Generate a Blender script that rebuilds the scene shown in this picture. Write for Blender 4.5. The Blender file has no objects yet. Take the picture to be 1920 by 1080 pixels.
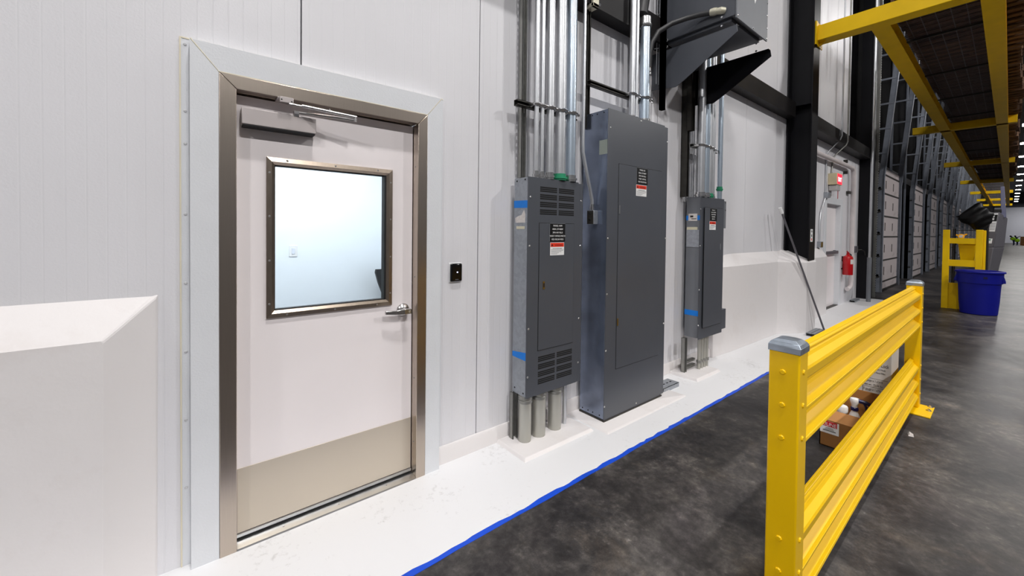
import bpy, bmesh, math, random
from mathutils import Vector, Matrix, Euler
random.seed(7)
C = bpy.context.scene.collection
sc = bpy.context.scene
PI = math.pi

# ------------------------------------------------------------------ materials
def lin(c):
    return tuple(((v/255)/12.92 if v/255 <= .04045 else ((v/255+.055)/1.055)**2.4) for v in c)

def new_mat(name):
    m = bpy.data.materials.new(name); m.use_nodes = True
    nt = m.node_tree; b = nt.nodes['Principled BSDF']
    return m, nt, b

def nd(nt, typ, **kw):
    n = nt.nodes.new(typ)
    for k, v in kw.items(): setattr(n, k, v)
    return n

def mat(name, rgb, rough=.5, metal=0, var=.06, scale=6, bump=0, bscale=80, stretch=None, coat=0, spec=.5, rvar=0, vor=False):
    """painted / metal surface: base colour with a noise variation, optional bump"""
    m, nt, b = new_mat(name); L = nt.links
    col = lin(rgb)
    b.inputs['Roughness'].default_value = rough; b.inputs['Metallic'].default_value = metal
    b.inputs['Specular IOR Level'].default_value = spec
    b.inputs['Coat Weight'].default_value = coat; b.inputs['Coat Roughness'].default_value = .08
    tc = nd(nt, 'ShaderNodeTexCoord'); src = tc.outputs['Object']
    if stretch:
        mp = nd(nt, 'ShaderNodeMapping'); mp.inputs['Scale'].default_value = stretch
        L.new(src, mp.inputs['Vector']); src = mp.outputs['Vector']
    if vor: n = nd(nt, 'ShaderNodeTexVoronoi'); n.inputs['Scale'].default_value = scale; fac = n.outputs['Color']
    else:
        n = nd(nt, 'ShaderNodeTexNoise'); n.inputs['Scale'].default_value = scale; n.inputs['Detail'].default_value = 5
        fac = n.outputs['Fac']
    L.new(src, n.inputs['Vector'])
    rp = nd(nt, 'ShaderNodeValToRGB')
    rp.color_ramp.elements[0].position = .3; rp.color_ramp.elements[1].position = .7
    rp.color_ramp.elements[0].color = tuple(v*(1-var) for v in col)+(1,)
    rp.color_ramp.elements[1].color = tuple(min(1, v*(1+var)) for v in col)+(1,)
    L.new(fac, rp.inputs['Fac']); L.new(rp.outputs['Color'], b.inputs['Base Color'])
    if rvar:
        mr = nd(nt, 'ShaderNodeMapRange'); mr.inputs['To Min'].default_value = rough-rvar; mr.inputs['To Max'].default_value = rough+rvar
        L.new(fac, mr.inputs['Value']); L.new(mr.outputs['Result'], b.inputs['Roughness'])
    if bump:
        n2 = nd(nt, 'ShaderNodeTexNoise'); n2.inputs['Scale'].default_value = bscale; n2.inputs['Detail'].default_value = 4
        L.new(src, n2.inputs['Vector'])
        bp = nd(nt, 'ShaderNodeBump'); bp.inputs['Strength'].default_value = bump; bp.inputs['Distance'].default_value = .004
        L.new(n2.outputs['Fac'], bp.inputs['Height']); L.new(bp.outputs['Normal'], b.inputs['Normal'])
    return m

def wall_mat(name, rgb, pitch=.058, depth=.0016, line=.07, stucco=.75):
    """insulated metal panel: fine vertical ribs and an embossed skin"""
    m, nt, b = new_mat(name); L = nt.links
    b.inputs['Roughness'].default_value = .42
    tc = nd(nt, 'ShaderNodeTexCoord'); sp = nd(nt, 'ShaderNodeSeparateXYZ'); L.new(tc.outputs['Object'], sp.inputs[0])
    def mth(op, a, v=None, v2=None):
        n = nd(nt, 'ShaderNodeMath', operation=op)
        if isinstance(a, (int, float)): n.inputs[0].default_value = a
        else: L.new(a, n.inputs[0])
        if v is not None:
            if isinstance(v, (int, float)): n.inputs[1].default_value = v
            else: L.new(v, n.inputs[1])
        return n.outputs[0]
    f = mth('FRACT', mth('DIVIDE', sp.outputs['X'], pitch))
    d = mth('ABSOLUTE', mth('SUBTRACT', f, .5))              # 0 in the middle of a groove
    g = mth('SMOOTH_MIN', mth('DIVIDE', d, line), 1.0)       # groove profile
    nz = nd(nt, 'ShaderNodeTexNoise'); nz.inputs['Scale'].default_value = 130; nz.inputs['Detail'].default_value = 2
    L.new(tc.outputs['Object'], nz.inputs['Vector'])
    h = mth('ADD', g, mth('MULTIPLY', nz.outputs['Fac'], stucco))
    bp = nd(nt, 'ShaderNodeBump'); bp.inputs['Strength'].default_value = .55; bp.inputs['Distance'].default_value = depth
    L.new(h, bp.inputs['Height']); L.new(bp.outputs['Normal'], b.inputs['Normal'])
    n = nd(nt, 'ShaderNodeTexNoise'); n.inputs['Scale'].default_value = 1.6; n.inputs['Detail'].default_value = 4
    L.new(tc.outputs['Object'], n.inputs['Vector'])
    rp = nd(nt, 'ShaderNodeValToRGB'); c = lin(rgb)
    rp.color_ramp.elements[0].position = .3; rp.color_ramp.elements[1].position = .7
    rp.color_ramp.elements[0].color = tuple(v*.97 for v in c)+(1,); rp.color_ramp.elements[1].color = c+(1,)
    L.new(n.outputs['Fac'], rp.inputs['Fac']); L.new(rp.outputs['Color'], b.inputs['Base Color'])
    return m

def concrete_mat():
    m, nt, b = new_mat('polished_concrete'); L = nt.links
    tc = nd(nt, 'ShaderNodeTexCoord')
    def nz(s, det, dist=0, rough=.6):
        n = nd(nt, 'ShaderNodeTexNoise'); n.inputs['Scale'].default_value = s; n.inputs['Detail'].default_value = det
        n.inputs['Distortion'].default_value = dist; n.inputs['Roughness'].default_value = rough
        L.new(tc.outputs['Object'], n.inputs['Vector']); return n.outputs['Fac']
    def ramp(src, stops):
        r = nd(nt, 'ShaderNodeValToRGB'); e = r.color_ramp.elements
        e[0].position, e[0].color = stops[0][0], tuple(stops[0][1])+(1,); e[1].position, e[1].color = stops[-1][0], tuple(stops[-1][1])+(1,)
        for p, c in stops[1:-1]: x = e.new(p); x.color = tuple(c)+(1,)
        L.new(src, r.inputs['Fac']); return r.outputs['Color']
    def mix(f, a, c, blend='MIX'):
        x = nd(nt, 'ShaderNodeMix', data_type='RGBA', blend_type=blend)
        if isinstance(f, (int, float)): x.inputs[0].default_value = f
        else: L.new(f, x.inputs[0])
        L.new(a, x.inputs[6]); L.new(c, x.inputs[7]); return x.outputs[2]
    a = nz(.95, 12, .35, .68); c = nz(6.5, 14, .15, .78); d = nz(60, 4); h = nz(2.3, 10, .5, .74); k = nz(26, 6, 0, .7)
    base = ramp(a, [(.34, (.018,.0175,.0195)), (.46, (.044,.042,.043)), (.56, (.078,.073,.070)), (.70, (.14,.131,.124))])
    fine = ramp(c, [(.28, (.40,.39,.40)), (.5, (.95,.94,.94)), (.70, (2.0,1.94,1.86))])
    col = mix(1, base, fine, 'MULTIPLY')
    col = mix(1, col, ramp(h, [(.36, (.62,.60,.64)), (.55, (1.0,1.0,1.0)), (.68, (1.42,1.30,1.16))]), 'MULTIPLY')
    col = mix(1, col, ramp(k, [(.42, (.85,.85,.85)), (.62, (1.05,1.05,1.05)), (.74, (1.9,1.9,1.9))]), 'MULTIPLY')
    L.new(col, b.inputs['Base Color']); b.inputs['Specular IOR Level'].default_value = .18
    mr = nd(nt, 'ShaderNodeMapRange'); mr.inputs['To Min'].default_value = .26; mr.inputs['To Max'].default_value = .55
    L.new(c, mr.inputs['Value']); L.new(mr.outputs['Result'], b.inputs['Roughness'])
    bp = nd(nt, 'ShaderNodeBump'); bp.inputs['Strength'].default_value = .2; bp.inputs['Distance'].default_value = .003
    L.new(d, bp.inputs['Height']); L.new(bp.outputs['Normal'], b.inputs['Normal'])
    return m

def dirty_mat(name, rgb, dirt, rough=.45, amount=.5, scale=14, metal=0, bump=.2):
    """painted or metal surface with specks of dirt that have a shape of their own"""
    m, nt, b = new_mat(name); L = nt.links
    b.inputs['Roughness'].default_value = rough; b.inputs['Metallic'].default_value = metal
    tc = nd(nt, 'ShaderNodeTexCoord')
    n = nd(nt, 'ShaderNodeTexNoise'); n.inputs['Scale'].default_value = scale; n.inputs['Detail'].default_value = 12; n.inputs['Roughness'].default_value = .72
    n0 = nd(nt, 'ShaderNodeTexNoise'); n0.inputs['Scale'].default_value = 2.2; n0.inputs['Detail'].default_value = 3
    for q in (n, n0): L.new(tc.outputs['Object'], q.inputs['Vector'])
    mu = nd(nt, 'ShaderNodeMath', operation='MULTIPLY_ADD'); L.new(n.outputs['Fac'], mu.inputs[0]); mu.inputs[1].default_value = .6
    m2 = nd(nt, 'ShaderNodeMath', operation='MULTIPLY'); L.new(n0.outputs['Fac'], m2.inputs[0]); m2.inputs[1].default_value = .4
    L.new(m2.outputs[0], mu.inputs[2])
    rp = nd(nt, 'ShaderNodeValToRGB'); e = rp.color_ramp.elements
    e[0].position = .62-.12*(1-amount); e[0].color = (0, 0, 0, 1); e[1].position = .72; e[1].color = (amount,)*3+(1,)
    L.new(mu.outputs[0], rp.inputs['Fac'])
    mx = nd(nt, 'ShaderNodeMix', data_type='RGBA'); mx.inputs[6].default_value = lin(rgb)+(1,); mx.inputs[7].default_value = lin(dirt)+(1,)
    L.new(rp.outputs['Color'], mx.inputs[0]); L.new(mx.outputs[2], b.inputs['Base Color'])
    if bump:
        n2 = nd(nt, 'ShaderNodeTexNoise'); n2.inputs['Scale'].default_value = 9; n2.inputs['Detail'].default_value = 6
        L.new(tc.outputs['Object'], n2.inputs['Vector'])
        bp = nd(nt, 'ShaderNodeBump'); bp.inputs['Strength'].default_value = bump; bp.inputs['Distance'].default_value = .01
        L.new(n2.outputs['Fac'], bp.inputs['Height']); L.new(bp.outputs['Normal'], b.inputs['Normal'])
    return m

def emit_mat(name, rgb, s):
    m, nt, b = new_mat(name)
    b.inputs['Base Color'].default_value = lin(rgb)+(1,); b.inputs['Emission Color'].default_value = lin(rgb)+(1,); b.inputs['Emission Strength'].default_value = s
    return m

def glass_mat():
    m, nt, b = new_mat('clear_glass'); L = nt.links
    out = nt.nodes['Material Output']; nt.nodes.remove(b)
    t = nd(nt, 'ShaderNodeBsdfTransparent'); t.inputs[0].default_value = (.96, .98, .98, 1)
    g = nd(nt, 'ShaderNodeBsdfGlossy'); g.inputs['Roughness'].default_value = .02
    f = nd(nt, 'ShaderNodeFresnel'); f.inputs['IOR'].default_value = 1.45
    mx = nd(nt, 'ShaderNodeMixShader'); L.new(f.outputs[0], mx.inputs[0]); L.new(t.outputs[0], mx.inputs[1]); L.new(g.outputs[0], mx.inputs[2])
    L.new(mx.outputs[0], out.inputs['Surface']); return m

M = {}
M['wall'] = wall_mat('white_wall_panel', (224, 223, 227))
M['casing'] = mat('white_embossed_casing', (218, 220, 224), .45, var=.02, bump=.25, bscale=140)
M['joint'] = mat('dark_joint', (40, 40, 42), .8)
M['caulk'] = mat('cream_caulk', (226, 218, 196), .6)
M['dark'] = mat('black_painted_steel', (12, 12, 17), .45, var=.2, scale=3, spec=.2)
M['girt'] = mat('black_brown_steel', (28, 26, 27), .5, var=.25, scale=4, spec=.3)
M['black'] = mat('black_void_panel', (7, 7, 9), .9, spec=.02)
M['curb'] = dirty_mat('white_painted_curb', (226, 222, 222), (205, 195, 190), .5, .35, 5, bump=.3)
M['paint'] = dirty_mat('white_floor_paint', (228, 228, 230), (120, 112, 104), .42, .5, 26, bump=.15)
M['concrete'] = concrete_mat()
M['stain'] = mat('brushed_stainless', (190, 178, 166), .3, 1, var=.035, scale=30, stretch=(14, 14, .25), rvar=.025)
M['trimst'] = mat('stainless_window_trim', (172, 158, 144), .32, 1, var=.05, scale=22, stretch=(4, 4, 1), rvar=.03)
M['kick'] = dirty_mat('scuffed_stainless_kick_plate', (206, 195, 180), (112, 90, 62), .4, .9, 13, metal=.45, bump=.04)
M['alu'] = mat('bright_aluminium', (222, 222, 222), .3, 1, var=.08)
M['satin'] = mat('satin_chrome', (190, 188, 188), .28, 1, var=.05)
M['closer'] = mat('silver_painted_closer', (186, 178, 177), .4, .15, var=.03)
M['leaf'] = mat('pinkish_white_door_skin', (240, 233, 234), .38, var=.015, scale=3)
M['rubber'] = mat('black_rubber', (18, 18, 20), .6)
M['plastic'] = mat('glossy_black_plastic', (8, 8, 12), .15)
M['white'] = mat('white_plastic', (235, 235, 235), .4, var=.02)
M['gray'] = mat('charcoal_grey_enamel', (76, 79, 86), .36, var=.05, scale=2)
M['gray2'] = mat('mid_grey_enamel', (112, 115, 121), .45, var=.06, scale=4)
M['galv'] = mat('galvanised_box_steel', (160, 165, 172), .45, .6, var=.07, scale=45, rvar=.05, vor=True)
M['galvdark'] = mat('shiny_blued_galvanised_steel', (142, 152, 172), .24, .85, var=.3, scale=4, rvar=.06)
M['pipe'] = mat('galvanised_conduit', (204, 206, 210), .36, .8, var=.04, scale=9, stretch=(2, 2, 1), rvar=.03)
M['pipeblue'] = mat('bright_zinc_conduit', (198, 212, 226), .3, .8, var=.03, scale=9, stretch=(2, 2, 1))
M['pipeold'] = dirty_mat('weathered_galvanised_pipe', (182, 181, 174), (116, 98, 74), .45, .75, 9, metal=.6, bump=.12)
M['strut'] = mat('galvanised_strut', (150, 150, 146), .42, .8, var=.12, scale=12)
M['strutdark'] = mat('dull_dark_strut', (66, 64, 60), .5, .6, var=.2, scale=12)
M['green'] = mat('green_fitting', (30, 140, 100), .5)
M['flex'] = mat('black_flexible_conduit', (52, 52, 54), .5)
M['cream'] = mat('cream_zinc_clamp', (206, 202, 182), .45, .4)
M['brass'] = mat('brass_latch', (170, 140, 70), .35, .9)
M['slot'] = mat('black_opening', (5, 5, 6), .9)
M['signblack'] = mat('black_engraved_sign', (10, 10, 12), .35)
M['signwhite'] = mat('white_lettering', (235, 235, 235), .5, var=.01)
M['red'] = mat('warning_red', (226, 52, 24), .45, var=.02)
M['ink'] = mat('black_ink', (22, 20, 20), .6)
M['greyink'] = mat('grey_ink', (150, 150, 152), .6)
M['tape'] = mat('blue_masking_tape', (0, 124, 222), .55, var=.06, scale=20)
M['tapefloor'] = mat('blue_floor_tape', (5, 74, 206), .55, var=.05, scale=20)
M['paper'] = mat('torn_white_paper', (214, 208, 204), .8, var=.12, scale=60)
M['masking'] = mat('cream_masking_tape', (214, 208, 182), .7)
M['olive'] = mat('faded_sticker', (150, 158, 150), .6, var=.1)
M['pouch'] = mat('clear_plastic_pouch', (150, 154, 162), .2, var=.15, scale=30, bump=.5, bscale=40)
M['yellow'] = mat('yellow_enamel', (250, 200, 0), .36, var=.03, scale=3, coat=.18, spec=.3)
M['yellow2'] = mat('yellow_rack_paint', (240, 196, 0), .45, var=.06, scale=3, spec=.25)
M['zinc'] = mat('dull_zinc_cap', (178, 188, 200), .35, .9, var=.2, scale=18)
M['bolt'] = mat('zinc_bolt', (215, 215, 215), .25, 1)
M['blue'] = mat('blue_plastic', (8, 16, 128), .5, var=.04, spec=.3)
M['bluemark'] = mat('dark_blue_mark', (8, 10, 40), .5)
M['card'] = mat('brown_cardboard', (150, 102, 52), .85, var=.08, scale=5)
M['card2'] = mat('light_cardboard_flap', (178, 126, 74), .85, var=.06, scale=5)
M['cardwhite'] = mat('off_white_carton', (206, 200, 194), .7, var=.04)
M['labelred'] = mat('red_label', (200, 24, 32), .5)
M['navy'] = mat('navy_trigger', (16, 24, 84), .35)
M['machine'] = mat('grey_machine_cover', (92, 90, 96), .4, var=.05)
M['mast'] = mat('blue_grey_mast', (112, 114, 140), .4)
M['bag'] = mat('black_plastic_bag', (6, 6, 7), .48, var=.2, bump=.6, bscale=14, spec=.3)
M['wood'] = mat('rough_pallet_wood', (112, 85, 64), .85, var=.5, scale=2.6, stretch=(1, 1, 1))
M['wood2'] = mat('dark_pallet_wood', (90, 66, 50), .85, var=.5, scale=2.6)
M['wire'] = mat('steel_wire_deck', (120, 116, 120), .45, .7)
M['exit'] = emit_mat('glowing_red_sign', (255, 30, 50), 2.2)
M['beige'] = mat('beige_metal_sign_box', (206, 192, 158), .5)
M['clear'] = mat('dusty_clear_cover', (190, 186, 184), .2)
M['extred'] = mat('extinguisher_red', (190, 12, 22), .28, coat=.4)
M['dock'] = dirty_mat('pale_dock_door_panel', (196, 186, 186), (96, 84, 66), .5, .7, 3, bump=.05)
M['track'] = mat('galvanised_track', (134, 140, 152), .5, .35, var=.1, scale=8)
M['ceil'] = mat('dark_metal_deck', (46, 48, 58), .6, var=.2)
M['lampbody'] = mat('white_lamp_housing', (180, 180, 182), .5)
M['lamp'] = emit_mat('led_lens', (255, 250, 245), 40)
M['officewall'] = mat('white_office_wall', (236, 241, 246), .7, var=.01)
M['officefloor'] = mat('grey_office_carpet', (120, 122, 126), .9)
M['hivis'] = mat('lime_high_visibility_cloth', (176, 240, 20), .7)
M['skin'] = mat('skin', (196, 150, 122), .6)
M['trousers'] = mat('dark_blue_work_clothes', (24, 30, 66), .8)
M['hair'] = mat('dark_hair', (20, 16, 14), .7)
M['amber'] = emit_mat('glowing_amber_shell', (255, 180, 20), .2)  # faint glow put into the colour of the work lamp's housing, handle and stand
M['pinkwhite'] = mat('white_painted_pipe', (214, 206, 206), .45)
M['plasticfilm'] = mat('white_stretch_film', (226, 226, 230), .35)
M['endwall'] = mat('pale_end_wall', (206, 208, 218), .6, var=.02, scale=.4)
M['glass'] = glass_mat()
M['gray_rivet'] = mat('pale_rivet', (196, 196, 198), .4, var=.02)
M['led'] = emit_mat('reader_led', (190, 200, 255), 4)

# ------------------------------------------------------------------ mesh builder
class MB:
    def __init__(s): s.bm = bmesh.new(); s.mi = 0
    def _f(s, vs):
        try:
            f = s.bm.faces.new(vs); f.material_index = s.mi; return f
        except ValueError: return None
    def m(s, i): s.mi = i; return s
    def box(s, x0, x1, y0, y1, z0, z1):
        v = [s.bm.verts.new(p) for p in ((x0,y0,z0),(x1,y0,z0),(x1,y1,z0),(x0,y1,z0),(x0,y0,z1),(x1,y0,z1),(x1,y1,z1),(x0,y1,z1))]
        for q in ((3,2,1,0),(4,5,6,7),(0,1,5,4),(1,2,6,5),(2,3,7,6),(3,0,4,7)): s._f([v[i] for i in q])
        return s
    def hexa(s, p):   # 8 points: bottom ring then top ring
        v = [s.bm.verts.new(q) for q in p]
        for q in ((3,2,1,0),(4,5,6,7),(0,1,5,4),(1,2,6,5),(2,3,7,6),(3,0,4,7)): s._f([v[i] for i in q])
        return s
    def prism(s, poly, ax, a, b):   # poly in the other two axes, extruded along ax
        def P(u, w, t): return (t,u,w) if ax == 0 else ((u,t,w) if ax == 1 else (u,w,t))
        A = [s.bm.verts.new(P(u,w,a)) for u,w in poly]; B = [s.bm.verts.new(P(u,w,b)) for u,w in poly]
        n = len(poly); s._f(A[::-1]); s._f(B)
        for i in range(n): s._f([A[i],A[(i+1)%n],B[(i+1)%n],B[i]])
        return s
    def ring(s, c, d, r, n, u=None):
        d = Vector(d).normalized()
        if u is None:
            u = d.orthogonal().normalized()
        w = d.cross(u)
        return [s.bm.verts.new(Vector(c)+(u*math.cos(2*PI*i/n)+w*math.sin(2*PI*i/n))*r) for i in range(n)]
    def tube(s, pts, r, n=14, caps=True):
        pts = [Vector(p) for p in pts]; k = len(pts); R = r if isinstance(r, (list, tuple)) else [r]*k
        u = None; rs = []
        for i, p in enumerate(pts):
            if i == 0: d = pts[1]-p
            elif i == k-1: d = p-pts[i-1]
            else:
                d = (pts[i+1]-p).normalized()+(p-pts[i-1]).normalized()
            d.normalize()
            if u is None: u = d.orthogonal().normalized()
            else:
                u = (u-d*u.dot(d)); u = u.normalized() if u.length > 1e-6 else d.orthogonal().normalized()
            rs.append(s.ring(p, d, R[i], n, u))
        for a, b in zip(rs, rs[1:]):
            for i in range(n): s._f([a[i],a[(i+1)%n],b[(i+1)%n],b[i]])
        if caps: s._f(rs[0][::-1]); s._f(rs[-1])
        return s
    def cyl(s, a, b, r, n=16): return s.tube([a, b], r, n)
    def lathe(s, c, prof, n=28, ax=2, caps=True):
        rs = []
        for r, t in prof:
            vs = []
            for i in range(n):
                x, y = r*math.cos(2*PI*i/n), r*math.sin(2*PI*i/n)
                q = (x,y,t) if ax == 2 else ((x,-t,y) if ax == 1 else (t,x,y))
                vs.append(s.bm.verts.new(Vector(c)+Vector(q)))
            rs.append(vs)
        for a, b in zip(rs, rs[1:]):
            for i in range(n): s._f([a[i],a[(i+1)%n],b[(i+1)%n],b[i]])
        if caps: s._f(rs[0][::-1]); s._f(rs[-1])
        return s
    def dome(s, c, r, d=(0,-1,0), n=8):   # small screw head / rivet
        d = Vector(d).normalized(); c = Vector(c)
        a = s.ring(c, d, r, n); b = s.ring(c+d*r*.45, d, r*.72, n); s._f(b)
        for i in range(n): s._f([a[i],a[(i+1)%n],b[(i+1)%n],b[i]])
        return s

def desc(o, label=None, cat=None, group=None, kind=None):
    if label: o['label'] = label
    if cat: o['category'] = cat
    if group: o['group'] = group
    if kind: o['kind'] = kind
    return o

def finish(me, smooth=35):
    if smooth:
        for p in me.polygons: p.use_smooth = True
        me.set_sharp_from_angle(angle=math.radians(smooth))

def obj(name, mb, mats, parent=None, bevel=0, label=None, smooth=35, seg=2, origin=None):
    bm = mb.bm
    bmesh.ops.recalc_face_normals(bm, faces=bm.faces)
    vs = [v.co for v in bm.verts]
    lo = Vector([min(v[i] for v in vs) for i in range(3)]); hi = Vector([max(v[i] for v in vs) for i in range(3)])
    c = Vector(((lo.x+hi.x)/2, (lo.y+hi.y)/2, lo.z)) if origin is None else Vector(origin)
    bmesh.ops.translate(bm, verts=bm.verts, vec=-c)
    me = bpy.data.meshes.new(name); bm.to_mesh(me); bm.free()
    for q in (mats if isinstance(mats, (list, tuple)) else [mats]): me.materials.append(q)
    finish(me, smooth)
    o = bpy.data.objects.new(name, me); C.objects.link(o)
    w = world_loc(parent) if parent else Vector((0,0,0))
    o.location = c-w; o.parent = parent
    if bevel:
        b = o.modifiers.new('bevel', 'BEVEL'); b.width = bevel; b.segments = seg; b.limit_method = 'ANGLE'; b.angle_limit = math.radians(40)
    if label: o['label'] = label
    return o

def world_loc(o):
    v = Vector((0,0,0))
    while o: v += o.location; o = o.parent
    return v

def thing(name, label, cat, loc=(0,0,0), group=None):
    o = bpy.data.objects.new(name, None); o.empty_display_size = .1; C.objects.link(o); o.location = loc
    return desc(o, label, cat, group)

def struct(name, mb, mats, bevel=0, label=None, smooth=35, origin=None):
    o = obj(name, mb, mats, None, bevel, label, smooth, origin=origin); o['kind'] = 'structure'; return o

def copy_tree(o, loc, label=None, group=None, parent=None):
    r = o.copy(); C.objects.link(r)
    if parent: r.parent = parent
    else:
        r.location = loc
        if label: r['label'] = label
        if group: r['group'] = group
    for ch in o.children: copy_tree(ch, None, parent=r)
    return r

def text(name, lines, loc, face, size, mat_, parent, gap=1.35, align='CENTER', depth=.0004, squeeze=1):
    """lettering as one mesh; face '-y' or '-x' tells which way it looks"""
    bm = bmesh.new()
    for i, t in enumerate(lines):
        cu = bpy.data.curves.new('lettering', 'FONT'); cu.body = t; cu.size = size; cu.align_x = align; cu.extrude = depth/2; cu.resolution_u = 2
        cu.fill_mode = 'BOTH'
        o = bpy.data.objects.new('lettering_source', cu); C.objects.link(o)
        dg = bpy.context.evaluated_depsgraph_get()
        me = bpy.data.meshes.new_from_object(o.evaluated_get(dg))
        me.transform(Matrix.Translation((0, -i*size*gap, 0)) @ Matrix.Diagonal((squeeze, 1, 1, 1)))
        bm.from_mesh(me); bpy.data.meshes.remove(me); bpy.data.objects.remove(o); bpy.data.curves.remove(cu)
    R = Matrix.Rotation(PI/2, 4, 'X')
    if face == '-x': R = Matrix.Rotation(-PI/2, 4, 'Z') @ R
    bm.transform(R)
    me = bpy.data.meshes.new(name); bm.to_mesh(me); bm.free(); me.materials.append(mat_)
    o = bpy.data.objects.new(name, me); C.objects.link(o); o.location = Vector(loc)-world_loc(parent); o.parent = parent
    return o

# ------------------------------------------------------------------ camera
cam = bpy.data.cameras.new('camera'); co = bpy.data.objects.new('camera', cam); C.objects.link(co); sc.camera = co
F, PCY, YAW, PITCH, ROLL = 748.6183, 445.5325, .6755, -.018, .0117
fw = Vector((math.sin(YAW)*math.cos(PITCH), math.cos(YAW)*math.cos(PITCH), math.sin(PITCH)))
rt = Vector((math.cos(YAW), -math.sin(YAW), 0)); up = rt.cross(fw)
r2 = rt*math.cos(ROLL)+up*math.sin(ROLL); u2 = -rt*math.sin(ROLL)+up*math.cos(ROLL)
mw = Matrix((r2, u2, -fw)).transposed().to_4x4(); mw.translation = Vector((-.1627, -2.2683, 1.5442)); co.matrix_world = mw
cam.sensor_width = 36; cam.lens = F/1920*36; cam.shift_y = (PCY-540)/1920; cam.clip_end = 400; cam.clip_start = .05

# ================================================================== SETTING
struct('floor', MB().box(-9, 146, -17, 3.2, -.2, 0), M['concrete'])
struct('ceiling', MB().box(-9, 146, -17, 3.2, 11.2, 11.4), M['ceil'])
struct('wall_end', MB().box(143, 143.3, -17, 3.2, 0, 8).m(1).box(143, 143.3, -17, 3.2, 8, 11.2), [M['endwall'], M['ceil']])

# white insulated wall panels with narrow open joints; the door opening is cut out
WX = [-5.27, -4.16, -3.05, -1.94, -.83, .28, 1.39, 2.5, 3.61, 4.72, 5.83, 6.94, 8.05, 9.16, 10.27, 11.42]
DX0, DX1, DZ = -.05, .965, 2.235
b = MB(); g = .0035
for a, e in zip(WX, WX[1:]):
    a += g; e -= g
    if a < DX0 < e: b.prism([(a,0),(DX0,0),(DX0,DZ),(e,DZ),(e,11.1),(a,11.1)], 1, .05, .15)
    elif a < DX1 < e: b.prism([(a,DZ),(DX1,DZ),(DX1,0),(e,0),(e,11.1),(a,11.1)], 1, .05, .15)
    elif a < 9.752 < e: b.prism([(a,0),(9.752,0),(9.752,2.17),(e,2.17),(e,11.1),(a,11.1)], 1, .05, .15)
    elif a < 10.80 < e: b.prism([(a,2.17),(10.80,2.17),(10.80,0),(e,0),(e,11.1),(a,11.1)], 1, .05, .15)
    else: b.box(a, e, .05, .15, 0, 11.1)
b.box(11.42+g, 12.66, .05, .15, 0, 3.5)
b.m(1).box(-5.3, DX0, .151, .17, 0, 11.1).box(DX1, 9.72, .151, .17, 0, 11.1).box(10.84, 11.45, .151, .17, 0, 11.1).box(9.72, 10.84, .151, .17, 2.2, 11.1).box(DX0, DX1, .151, .17, DZ, 11.1)
struct('wall_left', b, [M['wall'], M['joint']], origin=(0, 0, 0))
struct('wall_dock', MB().box(11.45, 146, .15, .3, 3.5, 11.1).box(12.66, 146, .15, .3, 0, 3.5), M['black'])

# base trim along the wall
struct('baseboard_left', MB().prism([(.05,0),(.03,0),(.03,.10),(.042,.118),(.05,.118)], 0, 1.075, 4.85), M['curb'], bevel=.003)

# white painted strip of floor with a brushed, uneven edge
ed = []
x = -4.0
while x < 12.3:
    base = -.607 if x < 5 else -.607+.16*(x-5)/7.3
    ed.append((x, base+random.uniform(-.007, .006))); x += random.uniform(.03, .09)
poly = [(-4, .05)] + ed + [(12.62, -.42), (12.62, .05)]
struct('trim_1', MB().prism(poly, 2, 0, .0022), M['paint'], label='white painted strip of floor along the wall', smooth=0)

# concrete curbs with sloping tops, painted white
def loft(b, sec):   # sec = list of (x, [(y,z)...]) sections
    rows = [[b.bm.verts.new((p[0],p[1],p[2])) for p in s] for s in sec]
    for a, c in zip(rows, rows[1:]):
        for i in range(len(a)-1): b._f([a[i],a[i+1],c[i+1],c[i]])
    b._f(rows[0]); b._f(rows[-1][::-1])
b = MB()
loft(b, [[(-5,.06,0),(-5,-.055,0),(-5,-.06,1.094),(-5,.06,1.256)],
         [(-.44,.06,0),(-.44,-.055,0),(-.435,-.06,1.093),(-.435,.06,1.256)],
         [(-.285,.06,0),(-.285,.045,0),(-.279,.045,1.246),(-.279,.06,1.254)]])
struct('trim_2', b, M['curb'], bevel=.008, label='white concrete curb with sloping top at left', smooth=0)
b = MB()
foot = [(4.84,-.005),(5.3,-.03),(6.84,-.055),(7.27,-.313),(7.6,-.345),(8.56,-.083),(9.45,-.062)]
loft(b, [[(x,.06,0),(x,y,0),(x,y+.004,1.11 if y > -.1 else 1.105),(x,.06,1.285)] for x, y in foot])
struct('trim_3', b, M['curb'], bevel=.008, label='white concrete curb bulging around the black column', smooth=0)

for i, (x0,x1,y0,h) in enumerate(((1.556,2.262,-.288,.022),(2.292,3.47,-.395,.012),(3.9,4.43,-.285,.028))):
    q = .018
    struct('trim_%d' % (4+i), MB().hexa([(x0,y0,0),(x1,y0,0),(x1,.05,0),(x0,.05,0),(x0+q,y0+q,h),(x1-q,y0+q,h),(x1-q,.05,h),(x0+q,.05,h)]), M['curb'], bevel=.004, label='white painted concrete pad under an electrical panel')

# ------------------------------------------------------------------ the door
D = bpy.data.objects.new('door_1', None); C.objects.link(D); D.location = (.457, 0, 0)
desc(D, 'white steel door with window, kick plate and closer', None, None, 'structure')
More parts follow.
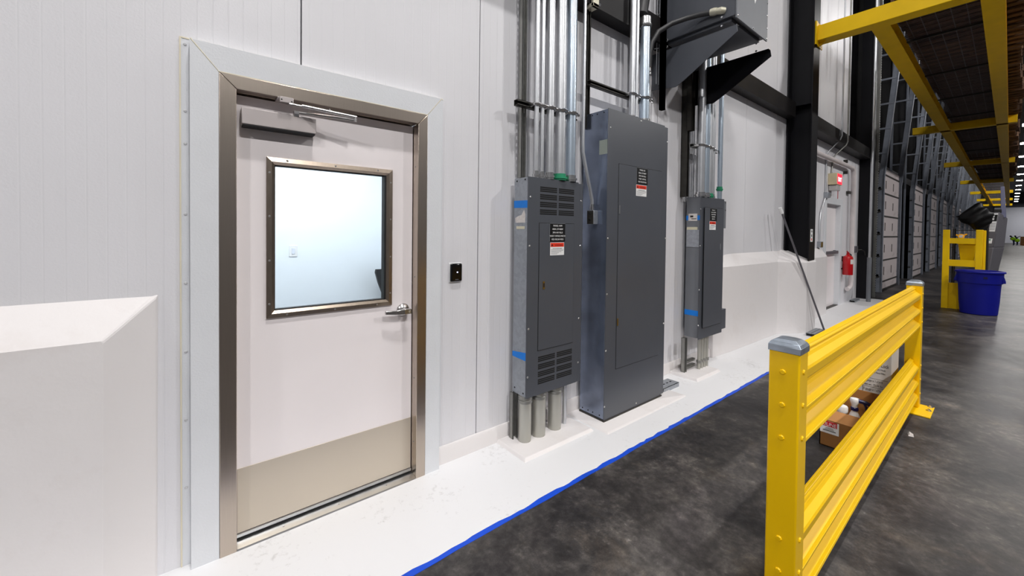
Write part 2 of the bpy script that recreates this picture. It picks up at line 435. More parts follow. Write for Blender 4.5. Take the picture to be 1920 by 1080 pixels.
# embossed white casing, mitred, with caulk lines and a riveted flange
b = MB(); xo0, xo1, xi0, xi1, zo, zi = -.170, 1.075, -.067, .976, 2.372, 2.252; k = .0012
b.prism([(xo0,0),(xi0,0),(xi0,zi-k),(xo0,zo-k)], 1, 0, .05)
b.prism([(xi1,0),(xo1,0),(xo1,zo-k),(xi1,zi-k)], 1, 0, .05)
b.prism([(xo0+k,zo),(xi0+k,zi),(xi1-k,zi),(xo1-k,zo)], 1, 0, .05)
b.box(xo0-.032, xo0, .046, .05, 0, zo+.012).box(xo1, xo1+.032, .046, .05, 0, zo+.012).box(xo0, xo1, .046, .05, zo, zo+.012)
b.m(1)
for z in (.36,.67,.98,1.29,1.60,1.915,2.06,2.355): b.dome((xo0-.016,.046,z), .007)
b.m(2).prism([(xo0,zo),(xi0,zi),(xi0+.004,zi),(xo0+.004,zo+.003)], 1, -.0006, .001).prism([(xo1,zo),(xi1,zi),(xi1-.004,zi),(xo1-.004,zo+.003)], 1, -.0006, .001)
b.box(xo0-.036, xo0-.03, .044, .05, 0, zo+.014).box(xo0-.03, xo1+.03, .044, .05, zo+.008, zo+.015).box(xi0-.003, xi1+.003, -.0008, .002, zi-.001, zi+.003)
obj('door_casing', b, [M['casing'], M['gray_rivet'], M['caulk']], D, bevel=.0015)
# stainless frame
b = MB(); y0 = -.0025; L_, R_, H_ = 0, .914, 2.187
b.prism([(-.066,0),(L_,0),(L_,H_),(-.066,2.251)], 1, y0, .05)
b.prism([(R_,0),(.975,0),(.975,2.251),(R_,H_)], 1, y0, .05)
b.prism([(-.065,2.251),(L_+.001,H_+.001),(R_-.001,H_+.001),(.974,2.251)], 1, y0, .05)
b.box(-.05, L_, .05, .15, 0, H_).box(R_, .965, .05, .15, 0, H_).box(L_, R_, .05, .15, H_, 2.235)
b.box(R_-.012, R_, .115, .14, 0, H_).box(L_, L_+.012, .115, .14, 0, H_).box(L_, R_, .115, .14, H_-.012, H_)
b.m(1)
for z in (.22,.62,1.25,1.93): b.dome((R_, .035, z), .006, (-1,0,0))
obj('steel_frame', b, [M['stain'], M['strut']], D, bevel=.002)
b = MB(); lx0, lx1, lz0, lz1, ly = .004, .910, .042, 2.18, .07
wx0, wx1, wz0, wz1 = .158, .747, 1.118, 1.866
b.box(lx0, wx0, ly, ly+.044, lz0, lz1).box(wx1, lx1, ly, ly+.044, lz0, lz1).box(wx0, wx1, ly, ly+.044, lz0, wz0).box(wx0, wx1, ly, ly+.044, wz1, lz1)
leaf = obj('door_leaf', b, M['leaf'], D)
# window trim with bevelled inner lip and screws
b = MB(); X0, X1, Z0, Z1 = .1275, .778, 1.086, 1.898; t = .036; y1, y2 = .052, .058
def trim(b, o, i):   # o, i: (x0,x1,z0,z1,y)
    for (a, c) in (((0,2),(1,2)), ((1,2),(1,3)), ((1,3),(0,3)), ((0,3),(0,2))):
        P = [(o[a[0]],o[4],o[a[1]]),(o[c[0]],o[4],o[c[1]]),(i[c[0]],i[4],i[c[1]]),(i[a[0]],i[4],i[a[1]])]
        b._f([b.bm.verts.new(p) for p in P])
rings = [(X0,X1,Z0,Z1,.07),(X0,X1,Z0,Z1,y2),(X0+.022,X1-.022,Z0+.022,Z1-.022,y1),(X0+t,X1-t,Z0+t,Z1-t,y1+.012),(X0+t,X1-t,Z0+t,Z1-t,.088)]
for a, c in zip(rings, rings[1:]): trim(b, a, c)
b.m(1)
for fx in (.14,.5,.86):
    for z in (Z0+.013, Z1-.013): b.dome((X0+(X1-X0)*fx, .0555, z), .0062)
for fz in (.09,.36,.635,.905):
    for xx in (X0+.013, X1-.013): b.dome((xx, .0555, Z0+(Z1-Z0)*fz), .0062)
wt = obj('window_trim', b, [M['trimst'], M['alu']], D, smooth=20)
obj('glazing_gasket', MB().box(X0+t-.003,X0+t+.004,.075,.11,Z0+t,Z1-t).box(X1-t-.010,X1-t+.004,.066,.113,Z0+t,Z1-t).box(X0+t,X1-t,.075,.11,Z0+t-.003,Z0+t+.004).box(X0+t,X1-t,.075,.11,Z1-t-.004,Z1-t+.003), M['rubber'], D)
obj('window_pane', MB().box(wx0, wx1, .09, .0925, wz0, wz1), M['glass'], D)
obj('kick_plate', MB().box(.006,.908,.0665,.07,.044,.362), M['kick'], D, bevel=.001)
obj('door_sweep', MB().box(.004,.91,.06,.07,.026,.04).m(1).box(.006,.908,.075,.11,.012,.03), [M['alu'], M['rubber']], D)
b = MB().prism([(-.004,0),(.0,.010),(.03,.014),(.12,.014),(.12,0)], 0, .001, .913)
b.m(1)
for xx in (.2,.47,.74): b.dome((xx,.03,.0135), .005, (0,0,1))
obj('threshold', b, [M['alu'], M['bolt']], D)
# lever handle
hz = 1.047; hx = .853
b = MB().lathe((hx,.07,hz), [(.040,0),(.040,.004),(.033,.013),(.02,.018),(.0155,.02)], ax=1).lathe((hx,.07,hz), [(.0155,.0),(.0155,.056)], ax=1, n=18)
h = obj('door_handle', b, M['satin'], D, smooth=50)
b = MB().hexa([(hx-.02,.0,hz-.017),(hx+.026,.0,hz-.017),(hx+.026,.02,hz-.017),(hx-.02,.02,hz-.017),(hx-.02,.0,hz+.015),(hx+.026,.0,hz+.015),(hx+.026,.02,hz+.015),(hx-.02,.02,hz+.015)])
b.hexa([(hx-.065,.004,hz-.015),(hx-.02,.0,hz-.017),(hx-.02,.02,hz-.017),(hx-.065,.02,hz-.015),(hx-.065,.004,hz+.010),(hx-.02,.0,hz+.015),(hx-.02,.02,hz+.015),(hx-.065,.02,hz+.010)])
b.hexa([(hx-.13,.012,hz-.008),(hx-.065,.004,hz-.015),(hx-.065,.02,hz-.015),(hx-.13,.028,hz-.008),(hx-.13,.012,hz+.012),(hx-.065,.004,hz+.010),(hx-.065,.02,hz+.010),(hx-.13,.028,hz+.012)])
b.m(1).cyl((hx+.014,-.002,hz),(hx+.014,.003,hz),.007,10)
obj('lever', b, [M['satin'], M['bolt']], h, bevel=.003)
# closer with its folding arm
b = MB().box(.02,.343,.003,.066,2.034,2.112).m(1).box(.024,.339,.006,.07,2.026,2.034)
b.dome((.09,.03,2.026), .006, (0,0,-1))
cl = obj('door_closer', b, [M['closer'], M['joint']], D, bevel=.004)
b = MB().box(.172,.232,-.03,-.018,2.160,2.187).box(.165,.235,-.018,.10,2.179,2.187).m(1).dome((.18,-.03,2.172), .004).dome((.224,-.03,2.168), .004)
obj('arm_bracket', b, [M['closer'], M['ink']], cl, bevel=.002)
b = MB().tube([(.21,-.045,2.152),(.272,-.05,2.15)], .005, 10).tube([(.265,-.05,2.151),(.520,-.085,2.134)], .0085, 12).cyl((.39,-.068,2.142),(.39,-.068,2.158),.003,8)
b.hexa([(.24,.0,2.108),(.262,.0,2.108),(.262,.035,2.108),(.24,.035,2.108),(.24,.0,2.136),(.262,.0,2.136),(.262,.035,2.136),(.24,.035,2.136)])
b.tube([(.25,.012,2.131),(.515,-.083,2.119)], .007, 10).cyl((.514,-.084,2.112),(.514,-.084,2.142),.008,10)
obj('closer_arm', b, M['satin'], cl)

# ------------------------------------------------------------------ office behind the door
ox0, ox1, oy0, oy1, oh = -.9, 1.95, .172, 2.5, 2.75
b = MB()
b.box(ox0,ox1,oy1,oy1+.1,0,oh).box(ox0-.1,ox0,oy0,oy1+.1,0,oh).box(ox1,ox1+.1,oy0,oy1+.1,0,oh).box(ox0-.1,ox1+.1,oy0,oy1+.1,oh,oh+.1)
struct('wall_office', b, M['officewall'])
struct('floor.001', MB().box(ox0,ox1,oy0,oy1,.001,.004), M['officefloor'])
t = thing('light_switch', 'white rocker light switch on the office wall seen through the door window', 'light switch', (.676,2.497,1.238))
obj('cover_plate', MB().box(.637,.715,2.492,2.5,1.238,1.358), M['white'], t, bevel=.003)
obj('rocker', MB().box(.660,.692,2.487,2.493,1.265,1.331), mat('rocker_white', (222,226,236), .4), t, bevel=.002)
t = thing('office_chair', 'black office chair half hidden at the right edge of the door window', 'chair', (1.70,2.16,0))
b = MB(); cx = 1.70
rows = []
for (z, w, dy) in ((.72,.13,.0),(.80,.145,.015),(.92,.185,.03),(1.04,.215,.04),(1.075,.205,.045)):
    rows.append([(cx-w,2.24+dy,z),(cx+w,2.24+dy,z),(cx+w,2.285+dy,z),(cx-w,2.285+dy,z)])
for a, c in zip(rows, rows[1:]): b.hexa(a+c)
obj('backrest', b, M['rubber'], t)
obj('seat', MB().box(cx-.24,cx+.24,1.85,2.26,.43,.50), M['rubber'], t, bevel=.03, seg=3)
obj('back_bracket', MB().box(cx-.03,cx+.03,2.27,2.30,.40,.80).box(cx-.03,cx+.03,2.05,2.29,.39,.42), M['dark'], t)
b = MB().cyl((cx,2.06,.08),(cx,2.06,.43),.025)
for k in range(5):
    a = 2*PI*k/5+.3; b.tube([(cx,2.06,.11),(cx+.22*math.cos(a),2.06+.22*math.sin(a),.07)], .018, 8)
obj('base', b, M['dark'], t)
for k in range(5):
    a = 2*PI*k/5+.3; px, py = cx+.22*math.cos(a), 2.06+.22*math.sin(a)
    obj('caster', MB().cyl((px-.012,py,.034),(px+.012,py,.034),.03,14), M['rubber'], t)
for sx in (-1,1):
    obj('armrest', MB().box(cx+sx*.235-.025,cx+sx*.235+.025,1.93,2.2,.66,.69).box(cx+sx*.235-.012,cx+sx*.235+.012,2.06,2.1,.46,.66), M['rubber'], t, bevel=.008)

# ------------------------------------------------------------------ card reader on the wall
t = thing('card_reader', 'small black card reader with a lit white dot right of the door', 'card reader', (1.2095,.05,1.2))
obj('back_plate', MB().box(1.163,1.258,.044,.05,1.194,1.324), M['white'], t, bevel=.01)
obj('body', MB().box(1.166,1.253,.026,.045,1.2,1.32), M['plastic'], t, bevel=.012, seg=3)
obj('indicator_light', MB().lathe((1.214,.0262,1.262), [(.0045,0),(.0045,.001)], ax=1, n=12), M['led'], t)
obj('maker_mark', MB().box(1.199,1.205,.0255,.0262,1.212,1.216).box(1.2065,1.2125,.0255,.0262,1.212,1.216).box(1.214,1.2215,.0255,.0262,1.212,1.216), M['gray2'], t)

# ================================================================== ELECTRICAL PANELS
def sign(parent, x0, x1, z0, z1, y, lines, fs):
    s = obj('nameplate', MB().box(x0,x1,y-.0035,y,z0,z1).m(1).box(x0-.004,x0,y-.003,y,z0,z1+.003).box(x0-.004,x1,y-.003,y,z1,z1+.003), [M['signblack'], M['gray2']], parent, label='black nameplate with white lettering')
    n = len(lines); gap = 1.42
    text('lettering', lines, ((x0+x1)/2, y-.0042, (z0+z1)/2+(n-1)*fs*gap/2-fs*.33), '-y', fs, M['signwhite'], s, gap=gap, squeeze=1.0)
def warning(parent, x0, x1, z0, z1, y):
    w = x1-x0; zh = z1-.34*(z1-z0)
    s = obj('warning_label', MB().box(x0,x1,y-.0012,y,z0,z1).m(1).box(x0+.003,x1-.003,y-.0018,y,zh,z1-.003), [M['signwhite'], M['red']], parent, label='red and white warning label')
    b = MB(); tx = x0+w*.13; th = (z1-zh)*.3; zc = (zh+z1)/2-.004
    b.prism([(tx-th,zc-th*.6),(tx+th,zc-th*.6),(tx,zc+th)], 1, y-.0024, y-.0018)
    for i, (a, e) in enumerate(((.06,.97),(.06,.94),(.06,.80),(.06,.62),(.06,.5))):
        zz = zh-(zh-z0)*(.36+.13*i); b.m(1).box(x0+w*a, x0+w*e, y-.0016, y-.001, zz, zz+.0032)
    obj('print', b, [M['ink'], M['greyink']], s)
    text('lettering', ['WARNING'], (x0+w*.6, y-.0021, zc-(z1-zh)*.2), '-y', (z1-zh)*.56, M['ink'], s, squeeze=.9)
    text('lettering', ['ARC FLASH AND SHOCK HAZARD'], (x0+w*.5, y-.0016, zh-(zh-z0)*.24), '-y', (zh-z0)*.13, M['ink'], s, squeeze=.75)
def door_panel(parent, x0, x1, z0, z1, y, name='door'):
    b = MB().box(x0+.004,x1-.004,y-.004,y,z0+.004,z1-.004).m(1).box(x0,x1,y-.0012,y+.001,z0,z1)
    return obj(name, b, [M['gray'], M['slot']], parent, bevel=.0012)

# ---- left panel, with louvres above and below its door
P1 = thing('electrical_panel', 'leftmost grey electrical panel, with slotted vents at top and bottom and a scuffed galvanised side', 'electrical panel', (1.93,-.075,.362), 'grey electrical panels on the wall')
obj('enclosure', MB().box(1.672,2.19,-.15,-.002,.362,1.92).m(1).dome((1.672,-.03,1.9),.007,(-1,0,0)).dome((1.672,-.12,1.905),.007,(-1,0,0)).dome((1.672,-.03,.40),.007,(-1,0,0)).dome((1.672,-.125,.385),.007,(-1,0,0)), [M['galv'], M['slot']], P1, bevel=.002)
b = MB().box(1.669,2.188,-.158,-.15,.358,1.923).box(2.19,2.242,-.153,-.147,.358,1.915).m(1)
def vents(zt, zb, slant):
    for cx0, cx1 in ((1.782,1.952),(1.971,2.137)):
        for r in range(4):
            for s in range(3):
                z = zt-(zt-zb-.018)*(r/3.52+s/14.2); b.box(cx0,cx1,-.1586,-.157,z-.0105,z)
vents(1.862, 1.652, 0); vents(.634, .424, 0)
b.m(2)
for x, z in ((1.692,1.782),(2.227,1.781),(1.688,1.437),(2.222,1.43),(1.687,.85),(2.217,.857),(1.684,.507),(2.216,.507)):
    b.dome((x, -.158 if x < 2.1 else -.153, z), .008)
obj('cover', b, [M['gray'], M['slot'], M['alu']], P1, bevel=.0015)
d = door_panel(P1, 1.774, 2.143, .678, 1.602, -.158)
obj('latch', MB().box(1.815,1.833,-.1655,-.161,1.122,1.178).m(1).box(1.819,1.829,-.167,-.165,1.135,1.165), [M['brass'], M['ink']], d, label='small brass latch')
sign(d, 1.877, 2.036, 1.466, 1.598, -.162, ['PANEL H4M', '400A 277/480V', '3PH 4W MLO', 'WEST OFFICE MECH', 'FED FROM MDS'], .0178)
warning(d, 1.884, 2.029, 1.364, 1.459, -.162)
for z0, z1, lab in ((1.704,1.757,'upper strip of blue tape'),(.622,.68,'lower strip of blue tape')):
    b = MB().hexa([(1.6705,-.149,z0),(1.6715,-.149,z0),(1.6715,.0,z0+.004),(1.6705,.0,z0+.004),(1.6705,-.149,z1),(1.6715,-.149,z1),(1.6715,.0,z1-.018 if z0 < 1 else z1+.003),(1.6705,.0,z1-.018 if z0 < 1 else z1+.003)])
    obj('tape_strip', b, M['tape'], P1, label=lab)
b = MB(); pts = [(-.125,1.60),(-.02,1.60),(-.015,1.635),(-.05,1.648),(-.085,1.655),(-.112,1.69),(-.125,1.66)]
b.prism(pts, 0, 1.6705, 1.6716).m(1).box(1.6705,1.6716,-.12,-.03,1.555,1.575)
obj('torn_label', b, [M['paper'], M['masking']], P1, label='torn white paper label')
b = MB().prism([(-.145,1.30),(-.14,1.33),(-.13,1.36),(-.125,1.40),(-.13,1.375),(-.136,1.35)], 0, 1.6705, 1.6712)

# ---- tall middle panel
P2 = thing('electrical_panel', 'tallest grey electrical panel, floor standing with a long shut door and a shiny bluish side', 'electrical panel', (2.85,-.125,.012), 'grey electrical panels on the wall')
b = MB().box(2.418,3.24,-.25,.0,.024,2.52).m(1)
for z in (2.50,.05):
    for y in (-.03,-.09,-.14,-.21): b.dome((2.418,y,z-.0),.006,(-1,0,0))
obj('enclosure', b, [M['galvdark'], M['slot']], P2, bevel=.002)
obj('plinth', MB().box(2.41,3.26,-.262,-.0,.008,.024), M['strutdark'], P2)
b = MB().box(2.415,3.241,-.257,-.25,.022,2.525).box(3.2435,3.298,-.254,-.22,.03,2.515).m(1)
for x, z in ((2.444,2.374),(2.433,1.489),(2.431,1.041),(2.428,.585),(2.421,.135),(3.31-.02,2.383),(3.288,1.487),(3.285,.689),(2.86,2.50),(2.86,.05)): b.dome((x,-.257 if x < 3 else -.254,z), .008)
obj('cover', b, [M['gray'], M['alu']], P2, bevel=.002)
d = door_panel(P2, 2.555, 3.194, .41, 2.102, -.257)
obj('latch', MB().box(2.562,2.576,-.2645,-.261,.77,.83), M['brass'], d, label='brass lower latch')
obj('latch', MB().box(2.564,2.576,-.2645,-.261,1.69,1.76), M['alu'], d)
sign(d, 2.800, 2.964, 1.958, 2.094, -.261, ['PANEL HD', '800A 277/480V', '3PH 4W MLO', 'WEST OFFICE', 'FED FROM MDS'], .0178)
warning(d, 2.797, 2.952, 1.853, 1.949, -.261)
obj('paper_sticker', MB().box(2.4165,2.418,-.25,-.168,2.165,2.28), M['olive'], P2, label='faded greenish paper sticker')

# ---- right panel
P3 = thing('electrical_panel', 'rightmost grey electrical panel, smaller, with a plastic document pouch and blue tape on its side', 'electrical panel', (4.41,-.09,.383), 'grey electrical panels on the wall')
obj('enclosure', MB().box(4.148,4.67,-.158,-.002,.386,1.936), M['gray2'], P3, bevel=.002)
b = MB().hexa([(4.125,-.165,.376),(4.665,-.181,.383),(4.665,-.158,.383),(4.14,-.158,.383),(4.125,-.165,1.932),(4.665,-.181,1.936),(4.665,-.158,1.936),(4.14,-.158,1.936)])
b.m(1)
for z in (1.80,1.40,.92,.53): b.dome((4.135,-.166,z), .009)
obj('cover', b, [M['gray'], M['alu']], P3, bevel=.002)
d = door_panel(P3, 4.195, 4.625, .495, 1.825, -.180)
obj('latch', MB().box(4.57,4.585,-.188,-.184,1.35,1.42), M['gray2'], d)
sign(d, 4.305, 4.472, 1.678, 1.815, -.184, ['PANEL LC', '225A 120/208V', '3PH 4W MCB', 'FED FROM', 'XFMR TC'], .0175)
warning(d, 4.304, 4.452, 1.577, 1.672, -.184)
obj('tape_strip', MB().box(4.1462,4.148,-.156,.0,.628,.687), M['tape'], P3, label='lower strip of blue tape')
obj('tape_strip', MB().box(4.1465,4.148,-.156,.0,1.682,1.732), M['tape'], P3, label='upper strip of blue tape behind a white label')
b = MB().box(4.1455,4.1466,-.125,-.025,1.672,1.752).m(1).box(4.1448,4.1456,-.08,-.045,1.712,1.732).box(4.1448,4.1456,-.115,-.06,1.692,1.70)
obj('shipping_label', b, [M['paper'], M['ink']], P3, label='creased white shipping label')
b = MB().box(4.144,4.148,-.15,-.006,1.385,1.575).m(1).box(4.143,4.148,-.13,-.01,1.575,1.605)
obj('document_pouch', b, [M['pouch'], M['masking']], P3, label='clear plastic document pouch')
obj('side_box', MB().box(4.675,4.93,-.09,-.002,1.60,1.93).m(1).dome((4.91,-.09,1.91),.008).dome((4.91,-.09,1.82),.008), [M['gray2'], M['ink']], P3, bevel=.002)
obj('side_box', MB().box(4.675,4.98,-.09,-.002,.37,.61), M['gray'], P3, bevel=.002)

# ------------------------------------------------------------------ conduits and struts
def conduit(path, r, m, label, group, conn=None, connm='bolt', clamps=()):
    p0 = path[-1]
    t = thing('conduit', label, 'conduit', path[0], group)
    obj('tube', MB().tube(path, r, 18), M[m], t)
    if conn:
        x, y, z = conn
        b = MB().lathe((x,y,z), [(r*1.25,0),(r*1.25,.012),(r*1.45,.012),(r*1.45,.026),(r*1.18,.026),(r*1.18,.05)], n=18)
        obj('connector', b, M[connm], t)
    return t
def clamp(parent, x, y, z, r):
    b = MB().tube([(x+(r+.004)*math.cos(a), y+(r+.004)*math.sin(a), z) for a in [PI*.0+PI*k/8+PI for k in range(9)]], .012, 6)
    b.box(x+r+.002,x+r+.022,y-.016,y+.035,z-.014,z+.014).cyl((x+r+.034,y-.014,z),(x+r+.002,y-.014,z),.011,8).box(x-r-.014,x-r-.004,y,y+.05,z-.012,z+.012)
    return obj('pipe_clamp', b, M['bolt'], parent)
G1 = 'five conduits rising from the left panel'
for x, r, m, lab, cm in ((1.764,.0185,'pipe','slim galvanised conduit rising from the left panel, first of its five from the left','bolt'),
        (1.82,.0165,'pipe','slim galvanised conduit rising from the left panel, second of its five from the left','bolt'),
        (1.9,.031,'pipe','dull medium conduit in the middle of the five above the left panel','bolt'),
        (2.008,.042,'pipe','thick pale conduit with a green fitting at its foot above the left panel','green'),
        (2.122,.040,'pipeblue','thick bluish conduit, rightmost of the five above the left panel','bolt')):
    conduit([(x,-.128,1.924),(x,-.128,6.5)], r*.93, m, lab, G1, (x,-.128,1.924), cm)
G2 = 'conduit stubs under the left panel'
for x, r, m, lab in ((1.722,.047,'pipeold','weathered steel pipe stub under the left panel, leftmost of the thick three'),
        (1.856,.053,'pipeold','weathered steel pipe stub under the left panel, middle of the thick three'),
        (2.024,.052,'pipeold','weathered steel pipe stub under the left panel, rightmost of the thick three'),
        (2.135,.017,'pipe','thin conduit stub under the right end of the left panel')):
    t = conduit([(x,-.09,.022),(x,-.09,.36)], r, m, lab, G2)
    if r > .03: obj('connector', MB().lathe((x,-.09,.30), [(r*1.05,0),(r*1.14,.004),(r*1.14,.022),(r*1.05,.026),(r*1.14,.03),(r*1.14,.05),(r*1.05,.055)], n=20), M['strut'], t)

def strut_v(x0, x1, y0, y1, z0, z1, label, m='strut', slots=True, group='vertical strut channels'):
    """upright channel, open towards the aisle, with slots along its back"""
    t = .0035; b = MB().box(x0,x0+t,y0,y1,z0,z1).box(x1-t,x1,y0,y1,z0,z1).box(x0,x0+.009,y0,y0+t,z0,z1).box(x1-.009,x1,y0,y0+t,z0,z1)
    w = x1-x0
    if slots:
        b.box(x0,x0+w*.36,y1-t,y1,z0,z1).box(x1-w*.36,x1,y1-t,y1,z0,z1); z = z0
        while z < z1: b.box(x0+w*.36,x1-w*.36,y1-t,y1,z,min(z+.022,z1)); z += .051
    else: b.box(x0,x1,y1-t,y1,z0,z1)
    o = obj('strut_channel', b, M[m], smooth=0); desc(o, label, 'strut', group); return o
def strut_h(x0, x1, y0, y1, z0, z1, label, m='strutdark', mk=None):
    t = .0035; T = thing('strut_rail', label, 'strut rail', ((x0+x1)/2,(y0+y1)/2,z0), 'horizontal strut rails carrying conduits')
    b = MB().box(x0,x1,y0,y1,z1-t,z1).box(x0,x1,y0,y1,z0,z0+t).box(x0,x1,y1-t,y1,z0,z1).box(x0,x1,y0,y0+t,z1-.01,z1).box(x0,x1,y0,y0+t,z0,z0+.01)
    obj('channel', b, M[m], T, smooth=0); return T
strut_v(1.70,1.743,-.041,.0,1.93,3.40,'slotted dark strut channel standing on the wall left of the thin conduits')
strut_v(1.655,1.698,-.035,.006,.022,.36,'short slotted strut leg under the left end of the left panel')
T = strut_h(1.625,2.245,-.082,-.042,2.43,2.47,'short dark strut rail clamping the five conduits above the left panel')
for x, r in ((1.764,.0185),(1.82,.0165),(1.9,.031),(2.008,.042),(2.122,.04)): clamp(T, x, -.128, 2.447, r)
strut_v(2.385,2.428,-.053,-.012,2.40,3.40,'dark strut channel above the left edge of the tall panel', slots=False, m='strutdark')
T = strut_h(2.385,3.21,-.094,-.054,2.747,2.787,'dark strut rail above the tall panel holding four conduits')
for x, r in ((2.891,.026),(2.954,.017),(3.079,.044),(3.151,.014)): clamp(T, x, -.14, 2.767, r)
conduit([(2.29,-.11,6.2),(2.284,-.11,2.25),(2.286,-.11,2.18),(2.305,-.115,2.09),(2.365,-.126,1.87),(2.383,-.13,1.80),(2.386,-.13,1.72)], .014, 'pipe', 'thin bent conduit dropping to the junction box on the side of the tall panel', 'conduits around the tall panel', (2.386,-.13,1.716))
t = thing('junction_box', 'small square metal junction box on the left side of the tall panel', 'junction box', (2.387,-.133,1.60))
obj('body', MB().box(2.362,2.417,-.165,-.10,1.602,1.714), M['galv'], t, bevel=.004)
obj('side_plate', MB().box(2.357,2.363,-.163,-.102,1.604,1.712).m(1).dome((2.357,-.13,1.69),.012,(-1,0,0)).dome((2.357,-.13,1.64),.012,(-1,0,0)), [M['strutdark'], M['slot']], t)
G3 = 'conduits around the tall panel'
conduit([(2.891,-.14,2.526),(2.891,-.14,6.3)], .026, 'pipe', 'grey conduit rising from the tall panel, first of its four from the left', G3, (2.891,-.14,2.526))
conduit([(2.954,-.14,2.526),(2.954,-.14,6.3)], .017, 'pipe', 'slim bright conduit rising from the tall panel, second of its four from the left', G3, (2.954,-.14,2.526))
t = conduit([(3.079,-.14,2.526),(3.079,-.14,3.45)], .044, 'pipeblue', 'thick bluish conduit above the tall panel that ends in a black flexible hose', G3, (3.079,-.14,2.526))
obj('coupling', MB().lathe((3.079,-.14,3.41), [(.05,0),(.056,.01),(.056,.03),(.05,.035),(.05,.09),(.042,.1)], n=20), M['bolt'], t)
obj('flexible_hose', MB().tube([(3.079,-.1,3.55),(3.135,-.1,3.8),(3.12,-.09,4.4),(3.1,-.08,5.4)], .05, 18), M['flex'], t)
t = conduit([(3.151,-.14,2.526),(3.151,-.14,3.03)], .014, 'pipe', 'slim conduit beside the thick bluish one, linked by black flexible tube to the transformer', G3, (3.151,-.14,2.526))
obj('coupling', MB().lathe((3.151,-.14,2.99), [(.018,0),(.021,.01),(.021,.03),(.018,.035),(.018,.075),(.022,.08),(.022,.1)], n=14), M['bolt'], t)
arc = [(3.151,-.14,3.07),(3.153,-.142,3.19),(3.17,-.15,3.30),(3.23,-.18,3.41),(3.33,-.25,3.49),(3.42,-.35,3.53),(3.455,-.46,3.53),(3.47,-.56,3.515)]
obj('flexible_hose', MB().tube(arc, .0235, 14), M['flex'], t, label='black flexible hose')
obj('hose_fitting', MB().tube([(3.469,-.545,3.517),(3.472,-.575,3.513),(3.474,-.60,3.508)], [.03,.034,.03], 16).tube([(3.474,-.595,3.508),(3.478,-.632,3.502),(3.502,-.652,3.50)], [.027,.030,.027], 16), M['cream'], t)

# beam clamp on the girt
t = thing('beam_clamp', 'small cream metal beam clamp under the black girt above the tall panel', 'clamp', (2.40,-.10,3.37))
obj('jaw', MB().box(2.37,2.44,-.125,-.04,3.37,3.399).box(2.37,2.44,-.125,-.10,3.37,3.45).box(2.37,2.44,-.125,-.09,3.44,3.455), M['cream'], t, bevel=.004)
obj('bolt', MB().cyl((2.405,-.112,3.455),(2.405,-.112,3.49),.009,8), M['bolt'], t)
obj('bolt', MB().cyl((2.44,-.112,3.41),(2.47,-.112,3.41),.009,8), M['bolt'], t)

# conduits of the right panel
G4 = 'conduits rising from the right panel'
for x, y, r, m, lab, cm in ((4.19,-.13,.043,'pipe','thick grey conduit above the right panel, leftmost of its six','bolt'),
        (4.30,-.13,.041,'pipeblue','thick bluish conduit above the right panel, second of its six','bolt'),
        (4.405,-.125,.036,'pipe','grey conduit with green foot fitting above the right panel, third of its six','green'),
        (4.475,-.11,.015,'pipe','thin conduit above the right panel, fourth of its six','bolt'),
        (4.525,-.11,.019,'pipe','thin conduit above the right panel, fifth of its six','bolt'),
        (4.63,-.14,.026,'pipeblue','bright bluish conduit at the right end above the right panel','green')):
    zz = 1.937 if x < 4.6 else 2.03
    t = conduit([(x,y,1.936),(x,y,6.2)], r, m, lab, G4, (x,y,zz), cm)
strut_v(4.09,4.125,-.03,.046,1.94,3.39,'narrow dark strut rising left of the right panel conduits', m='strutdark', slots=False)
strut_v(4.075,4.15,-.075,-.02,2.66,3.3,'wide grey double strut hanging below the transformer', m='strutdark', slots=False)
T = strut_h(4.10,4.68,-.085,-.045,2.48,2.515,'strut rail clamping the six conduits above the right panel', m='strut')
for x, y, r in ((4.19,-.13,.043),(4.30,-.13,.041),(4.405,-.125,.036),(4.475,-.11,.015),(4.525,-.11,.019)): clamp(T, x, y, 2.497, r)
G5 = 'thin conduits under the right panel'
for i, w in enumerate(('first','second','third','fourth')):
    x = 4.235+.06*i
    t = conduit([(x,-.13,.028),(x,-.13,.384)], .018, 'pipeold', 'thin conduit under the right panel, %s of its four from the left' % w, G5)
    obj('connector', MB().lathe((x,-.13,.095), [(.02,0),(.026,.003),(.026,.03),(.02,.033)], n=12), M['strut'], t)
strut_v(3.985,4.03,-.1,-.055,.028,.40,'short strut leg under the left end of the right panel', slots=False)
T = strut_h(4.03,4.22,-.095,-.06,.06,.085,'low strut rail near the pad under the right panel, lower of the pair', m='strut')
T = strut_h(4.03,4.22,-.095,-.06,.12,.145,'low strut rail near the pad under the right panel, upper of the pair', m='strut')

